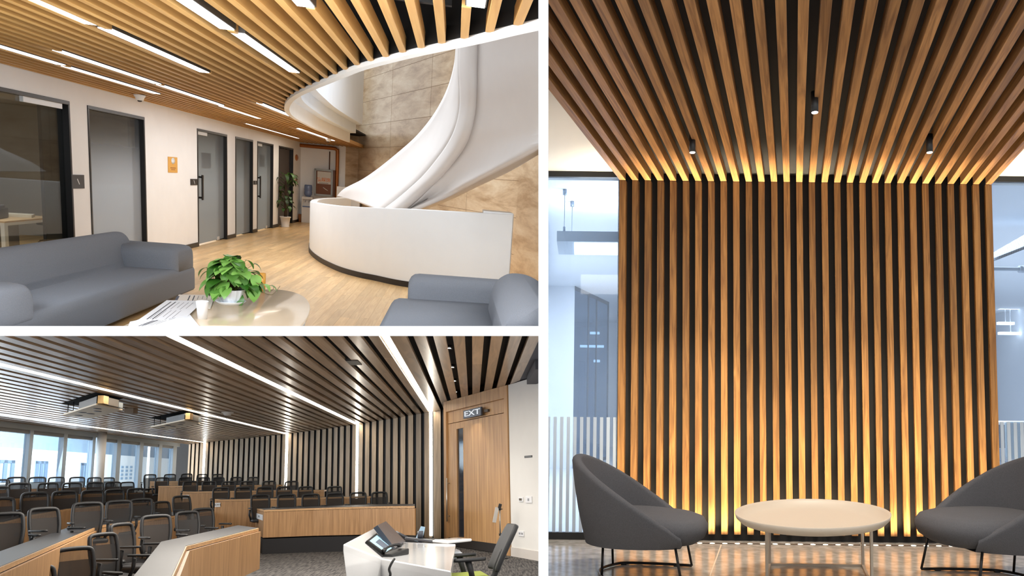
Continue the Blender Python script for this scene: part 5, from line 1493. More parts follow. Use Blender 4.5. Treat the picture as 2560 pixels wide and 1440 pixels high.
# cable flap on the nearest right desk
t, Fq, Bq, z = DESKS[5]
p = R.at(912, 1275, y=(Fq[3].y)); O = Fq[0]
g = MB(); g.box(p.x - O.x - .035, p.x - O.x + .035, p.y - O.y - .03, p.y - O.y + .012, z - .30, z - .05); g.build('hinge_flap', BLACK, t)
# stepped platforms
def platform(name, Fq, z, ext, label):
    g = MB(); poly = [(p.x, p.y - .35) for p in Fq] + [(Fq[-1].x, Fq[-1].y + ext), (Fq[0].x, Fq[0].y + ext)]
    g.prism(poly, 0, z); struct(g.build(name, plat, room=R), label)
Fa = DESKS[5][1]
g = MB(); poly = [(p.x, p.y - .02) for p in Fa] + [(Fa[-1].x, Fa[-1].y + 1), (Fa[0].x, Fa[0].y + 1)]
g.prism(poly, 0, .33); struct(g.build('floor_step_1', plat, room=R), 'low dark step under the nearest right desk row')
# dark feet under the nearest desks
for px_, py_ in ((620, 1434), (686, 1350), (832, 1345)):
    pass

# mesh-backed chairs
blk = mat('chair_black', (24, 24, 26), .55)
meshm = bpy.data.materials.new('chair_mesh'); meshm.use_nodes = True
nt = meshm.node_tree; N = nt.nodes.new; L = nt.links.new; bs_ = nt.nodes['Principled BSDF']; bs_.inputs['Base Color'].default_value = lin(28, 26, 26); bs_.inputs['Roughness'].default_value = .8
tr = N('ShaderNodeBsdfTransparent'); mx = N('ShaderNodeMixShader'); tc = N('ShaderNodeTexCoord'); sx = N('ShaderNodeSeparateXYZ'); L(tc.outputs['Object'], sx.inputs[0])
mr = N('ShaderNodeMapRange'); mr.inputs['From Min'].default_value = .925; mr.inputs['From Max'].default_value = .93; mr.inputs['To Min'].default_value = .93; mr.inputs['To Max'].default_value = .62
L(sx.outputs['Z'], mr.inputs['Value']); L(mr.outputs[0], mx.inputs[0]); L(tr.outputs[0], mx.inputs[1]); L(bs_.outputs[0], mx.inputs[2]); L(mx.outputs[0], nt.nodes['Material Output'].inputs[0])
CH = 1.08
def lecture_chair(label, m, group='mesh-backed chairs of the lecture hall', green=False):
    """faces -y; top of the back at z = CH"""
    t = thing('task_chair', label, 'chair', R, group=group, m=m)
    # frame: rounded outline tapering downwards, leaning back
    def bk(u, z): return Vector((u, .02 + .10 * ((z - .5) / .58) ** 1.4 if z > .5 else .02, z))
    out = []
    hw0, hw1 = .175, .22
    pts2 = [(-hw0, .50), (-hw0 - .008, .62), (-hw1 + .012, .82), (-hw1 + .02, 1.0), (-hw1 + .045, 1.045), (-.12, CH - .022), (0, CH - .018), (.12, CH - .022), (hw1 - .045, 1.045), (hw1 - .02, 1.0), (hw1 - .012, .82), (hw0 + .008, .62), (hw0, .50)]
    ring = smooth([bk(a, b_) for a, b_ in pts2], 3)
    g = MB(); g.tube(ring, .026, 8, closed=True); g.build('back_frame', blk, t)
    g = MB(); rows = []
    for k_ in range(7):
        z = .50 + (CH - .03 - .50) * k_ / 6; w_ = hw0 + (hw1 - hw0) * min(1, k_ / 4) - .02 - (.03 if k_ == 6 else 0)
        rows.append([bk(w_ * s_, z) + Vector((0, .03 * (1 - s_ * s_), 0)) for s_ in (-1, -.5, 0, .5, 1)])
    g.grid(rows); g.build('mesh_panel', meshm, t)
    for s_ in (-1, 1):
        g = MB()
        g.grid([[Vector((s_ * (.265 + a), y_,   .76 + b_)) for a, b_ in ((-.035 * k_, -.012), (.035 * k_, -.012), (.04 * k_, .004), (.03 * k_, .016), (-.03 * k_, .016), (-.04 * k_, .004))] for y_, k_ in ((-.44, .3), (-.42, .8), (-.36, 1), (-.15, 1), (-.07, .8), (-.05, .3))], True, cap=True)
        ar = g.build('armrest', blk, t)
        g = MB(); g.tube([(s_ * .265, -.16, .72), (s_ * .27, -.14, .60), (s_ * .22, -.12, .45)], [.028, .024, .022], 8); g.build('arm_post', blk, ar)
    g = MB(); g.box(-.24, .24, -.46, .02, .43, .50); g.build('seat', blk if not green else mat('lime_seat', (150, 160, 72), .8), t, bevel=.03, seg=3)
    g = MB(); g.tube([(0, .03, .55), (0, .10, .50), (0, .02, .42), (0, -.2, .40)], .03, 8); g.build('back_stem', blk, t)
    g = MB(); g.tube([(0, -.2, .12), (0, -.2, .42)], .028, 10); g.build('gas_stem', blk, t)
    g = MB()
    for a in range(5):
        an = a * 2 * math.pi / 5 + .3; g.tube([(0, -.2, .12), (.28 * math.cos(an), -.2 + .28 * math.sin(an), .06)], [.024, .016], 6)
    g.build('star_base', blk, t)
    return t
rows_ch = [
 ('in the farthest row of the left block', -1, [(1, 1198, 34, 14), (40, 1192, 35, 14), (93, 1192, 33, 14), (141, 1192, 31.5, 14), (193, 1192, 30, 14), (236, 1193, 27.5, 14), (271, 1193.5, 25, 14)]),
 ('in the fourth row of the left block', -1, [(-4, 1216, 44, 20), (49.5, 1207, 43, 20), (121, 1206.5, 39, 20), (181, 1206, 37, 20), (239, 1205, 33, 20), (283.5, 1204, 32, 20), (320, 1204.5, 28, 25)]),
 ('in the third row of the left block', -1, [(2, 1244, 58, 25), (90.4, 1230, 54, 22), (164.7, 1227, 50, 22), (234, 1225, 45, 22), (289, 1223, 39, 22), (342, 1220.5, 36, 22), (381, 1221, 33, 28)]),
 ('in the second row of the left block', -1, [(20, 1281, 72, 32), (122, 1268, 68, 48), (223, 1255, 61, 24), (301, 1250.5, 53, 22), (356, 1246, 47, 22), (413, 1253, 45, 55), (461, 1239, 44, 45)]),
 ('in the nearest row of the left block', -1, [(93, 1416, 92, 38), (199, 1368, 84, 42), (274, 1332, 76, 58), (321, 1307, 70, 64), (397, 1287, 65, 32), (477, 1277.5, 56, 42), (515, 1270, 52, 42)]),
 ('in the farthest row of the right block', 1, [(375, 1185.5, 25, 10), (424.5, 1185, 24, 8), (466, 1184, 24, 6), (504.6, 1185, 22, 4), (543, 1185, 23, 2)]),
 ('in the fourth row of the right block', 1, [(405, 1193.5, 28, 10), (462.6, 1193, 27, 8), (509, 1193, 26, 6), (546, 1193, 25, 4), (589.6, 1192.5, 25, 2), (631, 1192.5, 25, 0)]),
 ('in the third row of the right block', 1, [(477, 1203, 31, 16), (524, 1203, 30.5, 14), (572.4, 1203, 30, 12), (618, 1202.5, 30, 10), (672.5, 1202, 30, 6), (728.5, 1202.5, 30, 4)]),
 ('in the second row of the right block', 1, [(554, 1218, 36, 16), (609, 1217, 36, 14), (663, 1217, 36, 12), (711, 1216.5, 34, 10), (764, 1216, 34, 8), (836, 1215.7, 34, 4)]),
 ('in the nearest row of the right block', 1, [(653, 1236, 42, 18), (718, 1235, 41, 14), (778, 1234.5, 40, 12), (838, 1232, 39, 10), (896, 1230.5, 38, 8), (949, 1229.5, 37, 6)]),
]
ords = ['first', 'second', 'third', 'fourth', 'fifth', 'sixth', 'seventh']
chair0 = None
CRULE = [(.965, 99), (.90, 99), (.83, 99), (.74, 99), (9, 99), (.965, 27.2), (.965, 25.3), (.98, 23.4), (.98, 21.7), (.965, 20.2)]
for ri, (where, blk_, lst) in enumerate(rows_ch):
    for i, (px_, py_, w_, yaw) in enumerate(lst):
        fr_, cap = CRULE[ri]
        d_ = min(.44 * F / w_, fr_ * SD(px_), cap) if ri in (3, 4) else min(fr_ * SD(px_), cap)
        sc_ = d_ * w_ / F / .44
        p = R.at(px_, py_, y=d_)
        face = math.atan2(p.x, p.y) * -1.0 * .35
        m_ = T(p.x, p.y, p.z - CH * sc_) @ RZ(math.radians(yaw) + face) @ Matrix.Scale(sc_, 4)
        labl = 'black mesh chair %s from left %s' % (ords[i], where)
        if chair0 is None: chair0 = lecture_chair(labl, m_)
        else: dup(chair0, R, m_, labl)

# wooden door, end wall and what hangs on them
door_wood = wood('door_veneer', (164, 124, 82), (200, 158, 110), 'z', .42, 14, .7, .4, .06, 0, 1.0)
dvec = Vector((DR.x - DL.x, DR.y - DL.y, 0)); DLn = dvec.length; du = dvec.normalized(); dn = Vector((du.y, -du.x, 0))
if dn.y > 0: dn = -dn
DM = Matrix(((du.x, -dn.x, 0, DL.x), (du.y, -dn.y, 0, DL.y), (0, 0, 1, 0), (0, 0, 0, 1)))     # x along the door, y into the wall
def dpt(px_, py_):
    l = R.ldir(px_, py_); n_ = Vector((-dn.x, -dn.y, 0)); t_ = (DL.x * n_.x + DL.y * n_.y) / (l.x * n_.x + l.y * n_.y)
    p = Vector((l.x * t_, l.y * t_, l.z * t_ + HE)); return ((p.x - DL.x) * du.x + (p.y - DL.y) * du.y, p.z)
dr = struct(MB().box(.03, DLn - .03, .0, .06, .012, 2.0).build('door_31', door_wood, room=R), 'tall pale oak door with a slim vision panel'); bpy.data.objects.remove(dr)
xl_, _z = dpt(1121, 1200); xr2, _z = dpt(1268, 1200)
zo = dpt(1195, 1046)[1]
v0_, v1_ = dpt(1143, 1200)[0], dpt(1159.5, 1200)[0]; vz0, vz1 = dpt(1151, 1343)[1], dpt(1151, 1071)[1]
g = MB(); g.box(xl_, v0_, 0, .06, .01, zo); g.box(v1_, xr2, 0, .06, .01, zo); g.box(v0_, v1_, 0, .06, .01, vz0); g.box(v0_, v1_, 0, .06, vz1, zo)
for i in range(len(g.t)): g.t[i] = .5
door = g.build('door_31', door_wood, room=R); door.matrix_world = R.M @ DM; struct(door, 'tall pale oak door with a slim vision panel')
g = MB(); ztop = C2
g.box(xl_ - .16, xl_ - .005, -.05, .12, 0, ztop, tone=.6); g.box(xr2 + .005, xr2 + .16, -.05, .12, 0, ztop, tone=.6); g.box(xl_ - .005, xr2 + .005, -.05, .12, dpt(1195, 1024)[1] + .10, ztop, tone=.6)
g.box(xl_, xr2, 0.0, .05, zo + .012, dpt(1195, 1024)[1] + .10, tone=.4)
g.build('door_frame', door_wood, door, bevel=.004, seg=1)
g = MB(); g.box(v0_, v1_, .025, .032, vz0, vz1); g.build('vision_panel', mat('dark_vision_glass', (52, 54, 60), .08, spec=.8), door)
g = MB(); e = .02
g.box(v0_ - e, v0_, -.006, .01, vz0 - e, vz1 + e, tone=.9); g.box(v1_, v1_ + e, -.006, .01, vz0 - e, vz1 + e, tone=.9); g.box(v0_, v1_, -.006, .01, vz0 - e, vz0, tone=.9); g.box(v0_, v1_, -.006, .01, vz1, vz1 + e, tone=.9)
g.build('vision_bead', door_wood, door)
hz0, hz1 = dpt(1124, 1303)[1], dpt(1124, 1195)[1]; hx = dpt(1124.5, 1250)[0]
g = MB(); g.tube([(hx, -.07, hz0), (hx, -.07, hz1)], .016, 12)
for z in (hz0 + .12, hz1 - .12): g.tube([(hx, -.07, z), (hx, 0.0, z)], .010, 8)
g.build('pull_handle', mat('satin_steel', (180, 172, 162), .3, .8), door)
g = MB(); g.box(xl_, xr2 - .02, -.006, 0, .01, .19); g.build('kick_plate', mat('kick_plate', (46, 42, 40), .45), door)
g = MB(); g.box(xl_ - .16, xr2 + .17, .13, .3, 0, C2 + .2)
o = g.build('wall_door_side', mat('brown_wall', (120, 96, 72), .7), room=R); o.matrix_world = R.M @ DM; struct(o)
# EXT sign
sa, sb_ = dpt(1169.5, 1033), dpt(1214, 1033); sz0, sz1 = dpt(1191, 1043)[1], dpt(1191, 1022)[1]
sg = thing('exit_sign', 'dark grey lit sign with pale letters EXT over the oak door', 'sign', R, m=DM @ T((sa[0] + sb_[0]) / 2, -.09, (sz0 + sz1) / 2))
hw_, hh_ = (sb_[0] - sa[0]) / 2, (sz1 - sz0) / 2
g = MB(); g.box(-hw_, hw_, -.02, .02, -hh_, hh_); g.build('sign_box', mat('sign_grey', (72, 78, 90), .4), sg, bevel=.004, seg=1)
text('EXT', hh_ * 1.75, glow('sign_white', (206, 214, 222), .55), sg, T(0, -.0215, 0) @ RX(math.pi / 2), .001, sx=1.25 * hw_ / (hh_ * 2.15))
g = MB(); g.box(hw_ + .01, hw_ * 1.45, .04, .09, -hh_ * .35, hh_ * .25); g.build('mount', mat('brown_mount', (74, 62, 52), .5), sg)
# white wall right of the door
W0 = DM @ Vector((xr2 + .17, -.02, 0)); wv = Vector((WR.x - W0.x, WR.y - W0.y, 0)); wu = wv.normalized()
WM = Matrix(((wu.x, -wu.y, 0, W0.x), (wu.y, wu.x, 0, W0.y), (0, 0, 1, 0), (0, 0, 0, 1)))
LWr = wv.length + 4
g = MB(); g.box(0, LWr, 0, .2, 0, C2 - .0); o = g.build('wall_right', hall_white, room=R); o.matrix_world = R.M @ WM; struct(o, 'white wall beside the oak door')
g = MB(); g.box(0, LWr, -.016, 0, 0, .17); o = g.build('baseboard_right', mat('hall_skirting', (204, 198, 192), .5), room=R); o.matrix_world = R.M @ WM; struct(o)
def wpt(px_, py_):
    l = R.ldir(px_, py_); nx, ny = -wu.y, wu.x; t_ = (W0.x * nx + W0.y * ny) / (l.x * nx + l.y * ny); p = Vector((l.x * t_, l.y * t_, l.z * t_ + HE)); return ((p.x - W0.x) * wu.x + (p.y - W0.y) * wu.y, p.z)
def wallbox(name, cat, labl, x0, x1, y0, y1, mt, extra=None, d_=.02):
    a, b_ = wpt(x0, y1), wpt(x1, y0); c_ = ((a[0] + b_[0]) / 2, (a[1] + b_[1]) / 2)
    t = thing(name, labl, cat, R, m=WM @ T(c_[0], 0, c_[1])); hw_, hh_ = abs(b_[0] - a[0]) / 2, abs(b_[1] - a[1]) / 2
    g = MB(); g.box(-hw_, hw_, -d_, 0, -hh_, hh_); g.build('plate', mt, t, bevel=.003, seg=1)
    if extra:
        for nm, u0, u1, v0, v1, m_ in extra:
            g = MB(); g.box(hw_ * u0, hw_ * u1, -d_ - .004, -d_, hh_ * v0, hh_ * v1); g.build(nm, m_, t)
    return t
plw = mat('switch_white', (228, 228, 230), .4)
wallbox('door_sign', 'sign', 'small dark nameplate high on the white wall', 1312, 1331, 1138, 1145, mat('dark_plate', (52, 48, 46), .4), [('caption', -.8, .8, -.2, .2, mat('plate_text', (150, 146, 140), .5))], .01)
wallbox('thermostat', 'thermostat', 'small thermostat with a dark display on the white wall', 1298, 1309, 1243, 1254, plw, [('display', -.6, .6, -.5, .5, mat('display_brown', (96, 88, 76), .3))])
wallbox('wall_switch', 'switch', 'square white switch right of the thermostat', 1316, 1331, 1241, 1257, plw, [('toggle', -.25, .25, -.4, .4, mat('toggle_grey', (150, 152, 156), .4))])
wallbox('wall_socket', 'socket', 'double white power socket low on the white wall behind the chair', 1298, 1311, 1328, 1340, plw, [('outlet', -.7, -.1, -.3, .4, mat('toggle_grey', (150, 152, 156), .4)), ('outlet', .2, .8, -.3, .4, mat('toggle_grey', (150, 152, 156), .4))])
# bulkhead right of the ceiling boards
g = MB(); g.prism([(XRC, NEAR2), (XRC + 6, NEAR2), (XRC + 6, 30), (XRC, 30)], C2 + .02, C2 + .1); struct(g.build('ceiling_right', mat('dark_blue_ceiling', (78, 82, 94), .7), room=R))
p = R.at(1345, 893, z=C2 - .2)
g = MB(); g.box(XRC + .1, XRC + 3, W0.y - 3.2, W0.y - 1.2, C2 - .14, C2 + .02); struct(g.build('trim_bulkhead', mat('bulkhead_dark', (60, 62, 70), .6), room=R))

# tripod arm with a small document camera by the door
ps_ = R.at(1250, 1385, z=0); ps_ = R.at(1250, 1300, y=DR.y - .5)
bx_, by_ = ps_.x, ps_.y
st_ = thing('microphone_stand', 'slim steel floor stand with a tilted control box in front of the oak door', 'stand', R, (bx_, by_, 0))
ztp = R.height(bx_, by_, 1262)
steel = mat('satin_steel', (180, 172, 162), .3, .8)
g = MB(); g.tube([(0, 0, .02), (0, 0, ztp * .45)], .018, 10); g.tube([(0, 0, ztp * .45), (0, 0, ztp * .92)], .013, 10); g.build('pole', steel, st_)
g = MB(); g.lathe([(0, 0), (.15, 0), (.15, .015), (.02, .03), (0, .03)], 24); g.build('base', BLACK, st_)
for z in (.45, .92):
    g = MB(); g.lathe([(.024, -.02), (.026, .02)], 14, (0, 0, ztp * z)); g.tube([(0, -.02, ztp * z), (.05, -.03, ztp * z)], .008, 6); g.build('clamp', BLACK, st_)
g = MB(); g.box(-.035, .035, -.02, .02, -.17, .12, m=T(-.075, -.02, ztp * .84) @ RY(.22)); g.build('control_box', mat('silver_box', (190, 186, 180), .35, .3), st_, bevel=.006)
g = MB(); g.box(-.03, .03, -.03, .03, -.05, .05, m=T(0, -.01, ztp * .97) @ RY(.3)); g.build('head', BLACK, st_, bevel=.006)

# white lectern console
glw = mat('gloss_white', (236, 235, 234), .14, spec=.6, coat=.5)
zt = .78 * K; zr_ = 1.0 * K
A0_, A1_ = R.at(858, 1359, z=zr_), R.at(942, 1316, z=zr_)
B0_, B1_, C1_, C0_ = R.at(953, 1396, z=zt), R.at(1007, 1355, z=zt), R.at(1139.5, 1360, z=zt), R.at(1127, 1428, z=zt)
O = B0_.copy(); O.z = 0
lc = thing('lectern_console', 'glossy white lectern console with a sloping control panel', 'lectern', R, O)
def L_(p): return p - O
g = MB()
topv = [L_(v) for v in (A0_, A1_, B1_, C1_, C0_, B0_)]
in_ = Vector((.12, .1, 0))
bot = [Vector((v.x, v.y, .05)) for v in topv]
bot[0] += Vector((.10, .15, 0)); bot[5] += Vector((0, .12, 0)); bot[4] += Vector((-.10, .12, 0)); bot[3] += Vector((-.1, 0, 0))
e_ = Vector((0, 0, -.06)); low_ = [v + e_ for v in topv]
vs = topv + low_ + bot; fs = [(0, 5, 2, 1), (5, 4, 3, 2)]
for k_ in range(6):
    j = (k_ + 1) % 6; fs.append((k_, j, 6 + j, 6 + k_)); fs.append((6 + k_, 6 + j, 12 + j, 12 + k_))
fs.append(tuple(range(12, 18)))
g.add(vs, fs)
o = g.build('body', glw, lc, bevel=.012, seg=3); o.data.polygons.foreach_set('use_smooth', [False] * len(o.data.polygons))
bm = bmesh.new(); bm.from_mesh(o.data); bmesh.ops.recalc_face_normals(bm, faces=bm.faces[:]); bm.to_mesh(o.data); bm.free()
# points on the sloping panel
s0_, s1_, s2_ = A0_, A1_, B0_
sn = (s1_ - s0_).cross(s2_ - s0_).normalized()
if sn.z < 0: sn = -sn
def spt(px_, py_, h=0):
    l = R.ldir(px_, py_); E_ = Vector((0, 0, HE)); t_ = (s0_ - E_).dot(sn) / l.dot(sn); return E_ + l * t_ + sn * h
def slab(pts, th, name, mt, parent, org, nrm=None):
    nrm = nrm or (pts[1] - pts[0]).cross(pts[3] - pts[0]).normalized()
    if nrm.z < 0: nrm = -nrm
    n_ = len(pts); vs = [p - org for p in pts] + [p - org + nrm * th for p in pts]
    g = MB(); g.add(vs, [tuple(range(n_)), tuple(range(2 * n_ - 1, n_ - 1, -1))] + [(i, n_ + i, n_ + (i + 1) % n_, (i + 1) % n_) for i in range(n_)])
    o = g.build(name, mt, parent)
    bm = bmesh.new(); bm.from_mesh(o.data); bmesh.ops.recalc_face_normals(bm, faces=bm.faces[:]); bm.to_mesh(o.data); bm.free(); return o
tp_ = [spt(a, b_, .004) for a, b_ in ((911, 1357.5), (935, 1339.5), (983.5, 1375.5), (958.5, 1392))]
c_ = sum(tp_, Vector()) / 4
ts = thing('control_screen', 'black framed touch panel lying on the sloping part of the white console', 'screen', R, c_)
slab(tp_, .03, 'bezel', BLACK, ts, c_, sn)
inn_ = [p.lerp(c_, .16) + sn * .0305 for p in tp_]; slab(inn_, .001, 'display', glow('panel_display', (150, 186, 206), .55), ts, c_, sn)
mid_ = [p.lerp(c_, .55) + sn * .0318 for p in tp_]; slab(mid_, .001, 'floor_plan', glow('panel_plan', (84, 92, 104), .5), ts, c_, sn)
gp = [spt(a, b_, .002) for a, b_ in ((911, 1359.5), (912.5, 1358.5), (957, 1391), (955, 1394))]; slab(gp, .012, 'cable_slot', BLACK, lc, O, sn)
# monitor
mp_ = [R.at(943.6, 1313, z=1.06 * K), R.at(965, 1303, z=1.06 * K), R.at(1014, 1353, z=.80 * K), R.at(988, 1371, z=.80 * K)]
c_ = sum(mp_, Vector()) / 4
mo = thing('desk_monitor', 'dark flat monitor tilted back beside the touch panel', 'screen', R, c_)
slab(mp_, -.05, 'screen', mat('monitor_slate', (58, 61, 70), .25), mo, c_)
g = MB(); g.tube([Vector((0, .1, -.04)), Vector((-.05, .2, -.14)), Vector((-.02, .1, -.2))], .03, 8); g.build('stand', BLACK, mo)
# telephone
p = R.at(988, 1389, z=zt)
ph = thing('desk_telephone', 'black telephone on the front edge of the white console', 'telephone', R, p, math.radians(-35))
g = MB(); g.add([(-.07, -.13, 0), (.07, -.13, 0), (.07, .13, 0), (-.07, .13, 0), (-.07, -.13, .025), (.07, -.13, .025), (.07, .13, .06), (-.07, .13, .06)], [(3, 2, 1, 0), (4, 5, 6, 7), (0, 1, 5, 4), (1, 2, 6, 5), (2, 3, 7, 6), (3, 0, 4, 7)]); g.build('base', BLACK, ph, bevel=.01)
g = MB(); g.tube(smooth([(-.045, -.13, .05), (-.045, -.06, .085), (-.045, .05, .10), (-.045, .13, .085)], 4), [.022] * 3 + [.013] * 7 + [.022] * 3, 8); g.build('handset', BLACK, ph)
cq = [R.at(a, b_, y=6.80 - .02 * i) for i, (a, b_) in enumerate(((986, 1397), (982, 1403), (977, 1412), (973, 1424), (976, 1436), (972, 1450)))]
g = MB(); g.tube(smooth(cq, 5), .011, 7); o = g.build('telephone_cord', BLACK, room=R); tag(o, 'black telephone cord hanging down the front of the white console', 'cord')
# document camera, tablet and remote at the back edge
p = R.at(1048, 1352, z=zt)
ds_ = thing('document_camera', 'flat dark document camera arm along the back of the white console', 'camera', R, p)
g = MB(); a, b_ = R.at(1012, 1349, z=zt) - p, R.at(1082, 1357, z=zt) - p; nn = Vector((0, .10, 0)); g.add([a, b_, b_ + nn, a + nn] + [v + Vector((0, 0, .03)) for v in (a, b_, b_ + nn, a + nn)], [(3, 2, 1, 0), (4, 5, 6, 7), (0, 1, 5, 4), (1, 2, 6, 5), (2, 3, 7, 6), (3, 0, 4, 7)]); g.build('arm', mat('slate_arm', (60, 62, 68), .35), ds_, bevel=.006)
g = MB(); g.tube([a + Vector((.02, .05, .02)), R.at(990, 1330, y=(p + a).y + .1) - p], .018, 8); g.build('neck', mat('slate_arm', (60, 62, 68), .35), ds_)
q_ = [R.at(a, b_, y=p.y + yy) for a, b_, yy in ((1036, 1353, .12), (1052, 1316, .3), (1063, 1318, .3), (1055, 1355, .12))]; c_ = sum(q_, Vector()) / 4
tbp = thing('tablet', 'pale blue tablet leaning upright at the back of the white console', 'tablet', R, c_)
slab(q_, .012, 'case', mat('blue_tablet', (150, 178, 200), .3), tbp, c_, Vector((0, 1, .2)).normalized())
g = MB(); a = R.at(1051, 1338, y=p.y) - c_; g.lathe([(.03, -.09), (.03, -.03), (.035, -.03), (.035, .05), (0, .05)], 16, a); g.build('grip', mat('grip_dark', (70, 74, 84), .4), tbp)
a, b_ = R.at(1080, 1357, z=zt), R.at(1118, 1360, z=zt)
wd = thing('wireless_keyboard', 'slim white rounded device at the back right corner of the console', 'keyboard', R, a)
g = MB(); v = b_ - a; nn = Vector((-v.y, v.x, 0)).normalized() * .34; g.prism([(0, 0), (v.x, v.y), (v.x + nn.x, v.y + nn.y), (nn.x, nn.y)], 0, .035); g.build('body', glw, wd, bevel=.015, seg=3)
a, b_ = R.at(1130, 1392, z=.66 * K), R.at(1153, 1398, z=.66 * K)
kt = thing('console_side_shelf', 'pale grey curved shelf sticking out of the right side of the console', 'shelf', R, a)
g = MB(); v = b_ - a; g.prism([(0, 0), (v.x, v.y * .8), (v.x * 1.02, v.y + .5), (v.x * .7, v.y + .9), (0, .9)], -.02, .02); g.box(v.x - .02, v.x, .0, .5, -.09, 0); g.build('tray', mat('pale_shelf', (196, 206, 216), .3), kt, bevel=.008)

# green-seated operator chair at the right
pc_ = R.at(1212, 1440, y=8.3 * K); zc_ = 0
oc_ = thing('operator_chair', 'black mesh operator chair with a lime green seat beside the white console', 'chair', R, (0, 0, 0), 0, None, T(pc_.x, 8.3 * K, 0) @ RZ(math.radians(-80)) @ Matrix.Scale(1.0, 4))
U = 1.0
g = MB(); g.box(-.25, .25, -.50, .02, .46, .53); se = g.build('seat', mat('lime_seat', (150, 160, 72), .8), oc_, bevel=.035, seg=4)
g = MB(); g.box(-.252, .252, -.52, -.34, .455, .532); g.build('seat_front', mat('brown_seat_edge', (58, 48, 40), .8), oc_, bevel=.035, seg=4)
def bkk(u, z): return Vector((u, .04 + .26 * ((z - .5) / .55) ** 1.2 if z > .5 else .04, z))
rows = []
for k_ in range(9):
    z = .56 + .46 * k_ / 8; w_ = .20 + .02 * math.sin(k_ / 8 * math.pi) - (.03 if k_ == 8 else 0)
    rows.append([bkk(w_ * s_, z) + Vector((0, .04 * (1 - s_ * s_), 0)) for s_ in (-1, -.6, 0, .6, 1)])
g = MB(); g.grid(rows); o = g.build('backrest', mat('black_back', (28, 28, 30), .6), oc_); md = o.modifiers.new('t', 'SOLIDIFY'); md.thickness = .05; md2 = o.modifiers.new('b', 'BEVEL'); md2.width = .02; md2.segments = 3; md2.limit_method = 'ANGLE'
g = MB(); g.tube(smooth([(0, .20, .75), (0, .13, .6), (0, .10, .5), (0, .0, .42), (0, -.2, .40)], 4), .032, 8); g.build('back_stem', blk, oc_)
for s_ in (-1, 1):
    g = MB(); g.grid([[Vector((s_ * .27 + a, y_, .70 + b_)) for a, b_ in ((-.04 * k_, -.014), (.04 * k_, -.014), (.045 * k_, .004), (.032 * k_, .018), (-.032 * k_, .018), (-.045 * k_, .004))] for y_, k_ in ((-.36, .35), (-.34, .85), (-.28, 1), (-.12, 1), (-.06, .8), (-.04, .3))], True, cap=True); ar = g.build('armrest', blk, oc_)
    g = MB(); g.tube([(s_ * .27, -.22, .69), (s_ * .275, -.19, .58), (s_ * .24, -.16, .46)], [.034, .028, .03], 8); g.build('arm_post', blk, ar)
g = MB(); g.tube([(0, -.22, .1), (0, -.22, .46)], .03, 10); g.build('gas_stem', blk, oc_)
g = MB()
for a in range(5):
    an = a * 2 * math.pi / 5 + .3; g.tube([(0, -.22, .12), (.30 * math.cos(an), -.22 + .30 * math.sin(an), .05)], [.028, .018], 8)
g.build('star_base', blk, oc_)

# added lamps that light the hall
_q = R.at(1000, 862, y=7.4)
lamp('hall_soft_light', R, _q, (0, .35, -1), 'AREA', 85, (1, .96, .90), size=(1.6, .5))  # unseen area lamp added to brighten the console
lamp('hall_daylight', R, (XWIN + .5, 18, 2.2), (1, .1, -.15), 'AREA', 300, (.82, .91, 1), size=(2.0, 16), spread=math.radians(160))  # added area lamp inside the window wall, in place of daylight through the panes
lamp('street_light', R, (XWIN - 1.2, 29, C2 + .9), (-1, 0, -.25), 'AREA', 4600, (1, .99, .97), size=(1.4, 22), spread=math.radians(170))  # added area lamp in place of sky light, brightens the building opposite
lamp('hall_soft_light', R, (LX[2], 12.5, C2 - .03), (0, 0, -1), 'AREA', 420, (1, .93, .84), size=(3, 4))  # unseen area lamp under the boards, extra to the light lines
mark(2)

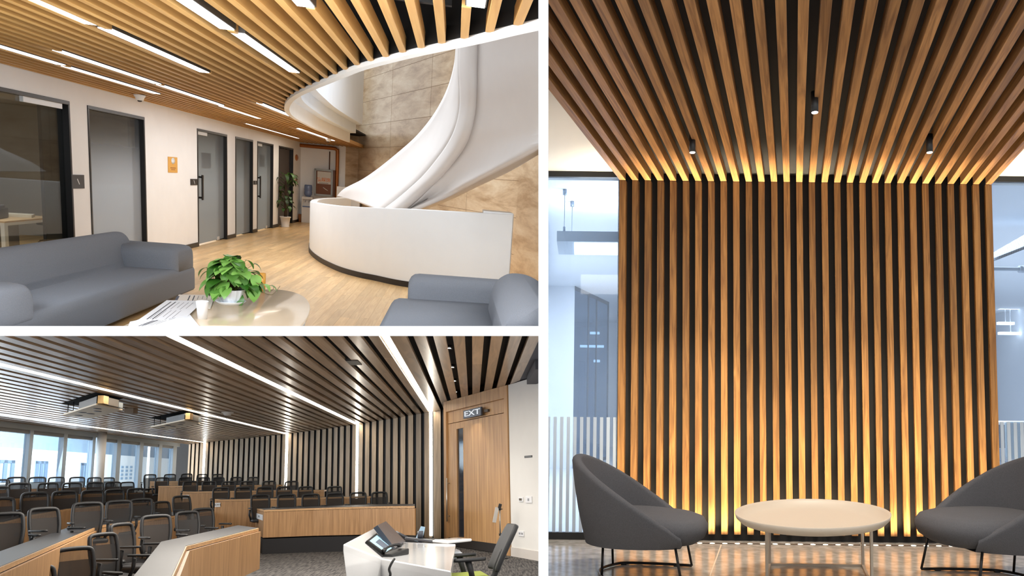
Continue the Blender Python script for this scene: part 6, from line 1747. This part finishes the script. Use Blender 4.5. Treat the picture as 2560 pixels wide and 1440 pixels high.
# ---------------------------------------------------------------- added white wedges along the sight lines, parting the rooms and their light
def wray(px, py, d): return EYE + ray(px, py) * d
NEAR, FAR = 2.6, 60.0
def divider(name, x0, x1, y0, y1):
    vs = [wray(x, y, d) for d in (NEAR, FAR) for x, y in ((x0, y1), (x1, y1), (x1, y0), (x0, y0))]
    me = bpy.data.meshes.new(name)
    me.from_pydata([tuple(v) for v in vs], [], [(0, 1, 2, 3), (7, 6, 5, 4), (0, 4, 5, 1), (1, 5, 6, 2), (2, 6, 7, 3), (3, 7, 4, 0)])
    me.materials.append(mat('divider_plaster', (252, 252, 252), 0.9, spec=0.0, noise=(2, 0.0)))
    o = bpy.data.objects.new(name, me); COL.objects.link(o); return struct(o)
divider('wall_divider', 1346, 1371, -500, 2000)
divider('floor_slab', -400, 1346, 815, 840)

# trim whatever would run into a divider or the next room
bpy.context.view_layer.update()
import re as _re
def half(px=None, py=None, sign=1):
    if px is not None: n = Vector((1, -(px - PX) / F, 0))
    else: n = Vector((0, (py - PY) / F, 1))
    return n.normalized() * sign
PLANES = {1: [half(px=1358, sign=-1), half(py=827, sign=1)], 2: [half(px=1358, sign=-1), half(py=827, sign=-1)], 3: [half(px=1358, sign=1)]}
def room_of(o):
    while o.parent: o = o.parent
    for k in (1, 2, 3):
        if o.name in SPAN.get(k, ()): return k
    return None
dg = bpy.context.evaluated_depsgraph_get()
for o in [o for o in bpy.data.objects if o.type in ('MESH',)]:
    k = room_of(o)
    if k is None: continue
    M = o.matrix_world; me = o.data
    for n in PLANES[k]:
        ds = [(M @ v.co - EYE).dot(n) for v in o.data.vertices]
        if not ds or min(ds) >= -1e-5: continue
        if max(ds) <= 0:
            o.data.clear_geometry(); break
        if o.data.users > 1: o.data = o.data.copy()
        Mi = M.inverted(); nl = (M.to_3x3().transposed() @ n).normalized(); cl = Mi @ EYE
        bm = bmesh.new(); bm.from_mesh(o.data)
        bmesh.ops.bisect_plane(bm, geom=bm.verts[:] + bm.edges[:] + bm.faces[:], dist=1e-6, plane_co=cl, plane_no=nl, clear_inner=True)
        bmesh.ops.holes_fill(bm, edges=[e for e in bm.edges if e.is_boundary and all(abs((v.co - cl).dot(nl)) < 1e-5 for v in e.verts)], sides=0)
        bm.to_mesh(o.data); bm.free()
for o in [o for o in bpy.data.objects if o.type == 'MESH' and len(o.data.vertices) == 0 and not o.children]:
    bpy.data.objects.remove(o)
for o in [o for o in bpy.data.objects if o.type == 'EMPTY' and not o.children]:
    bpy.data.objects.remove(o)
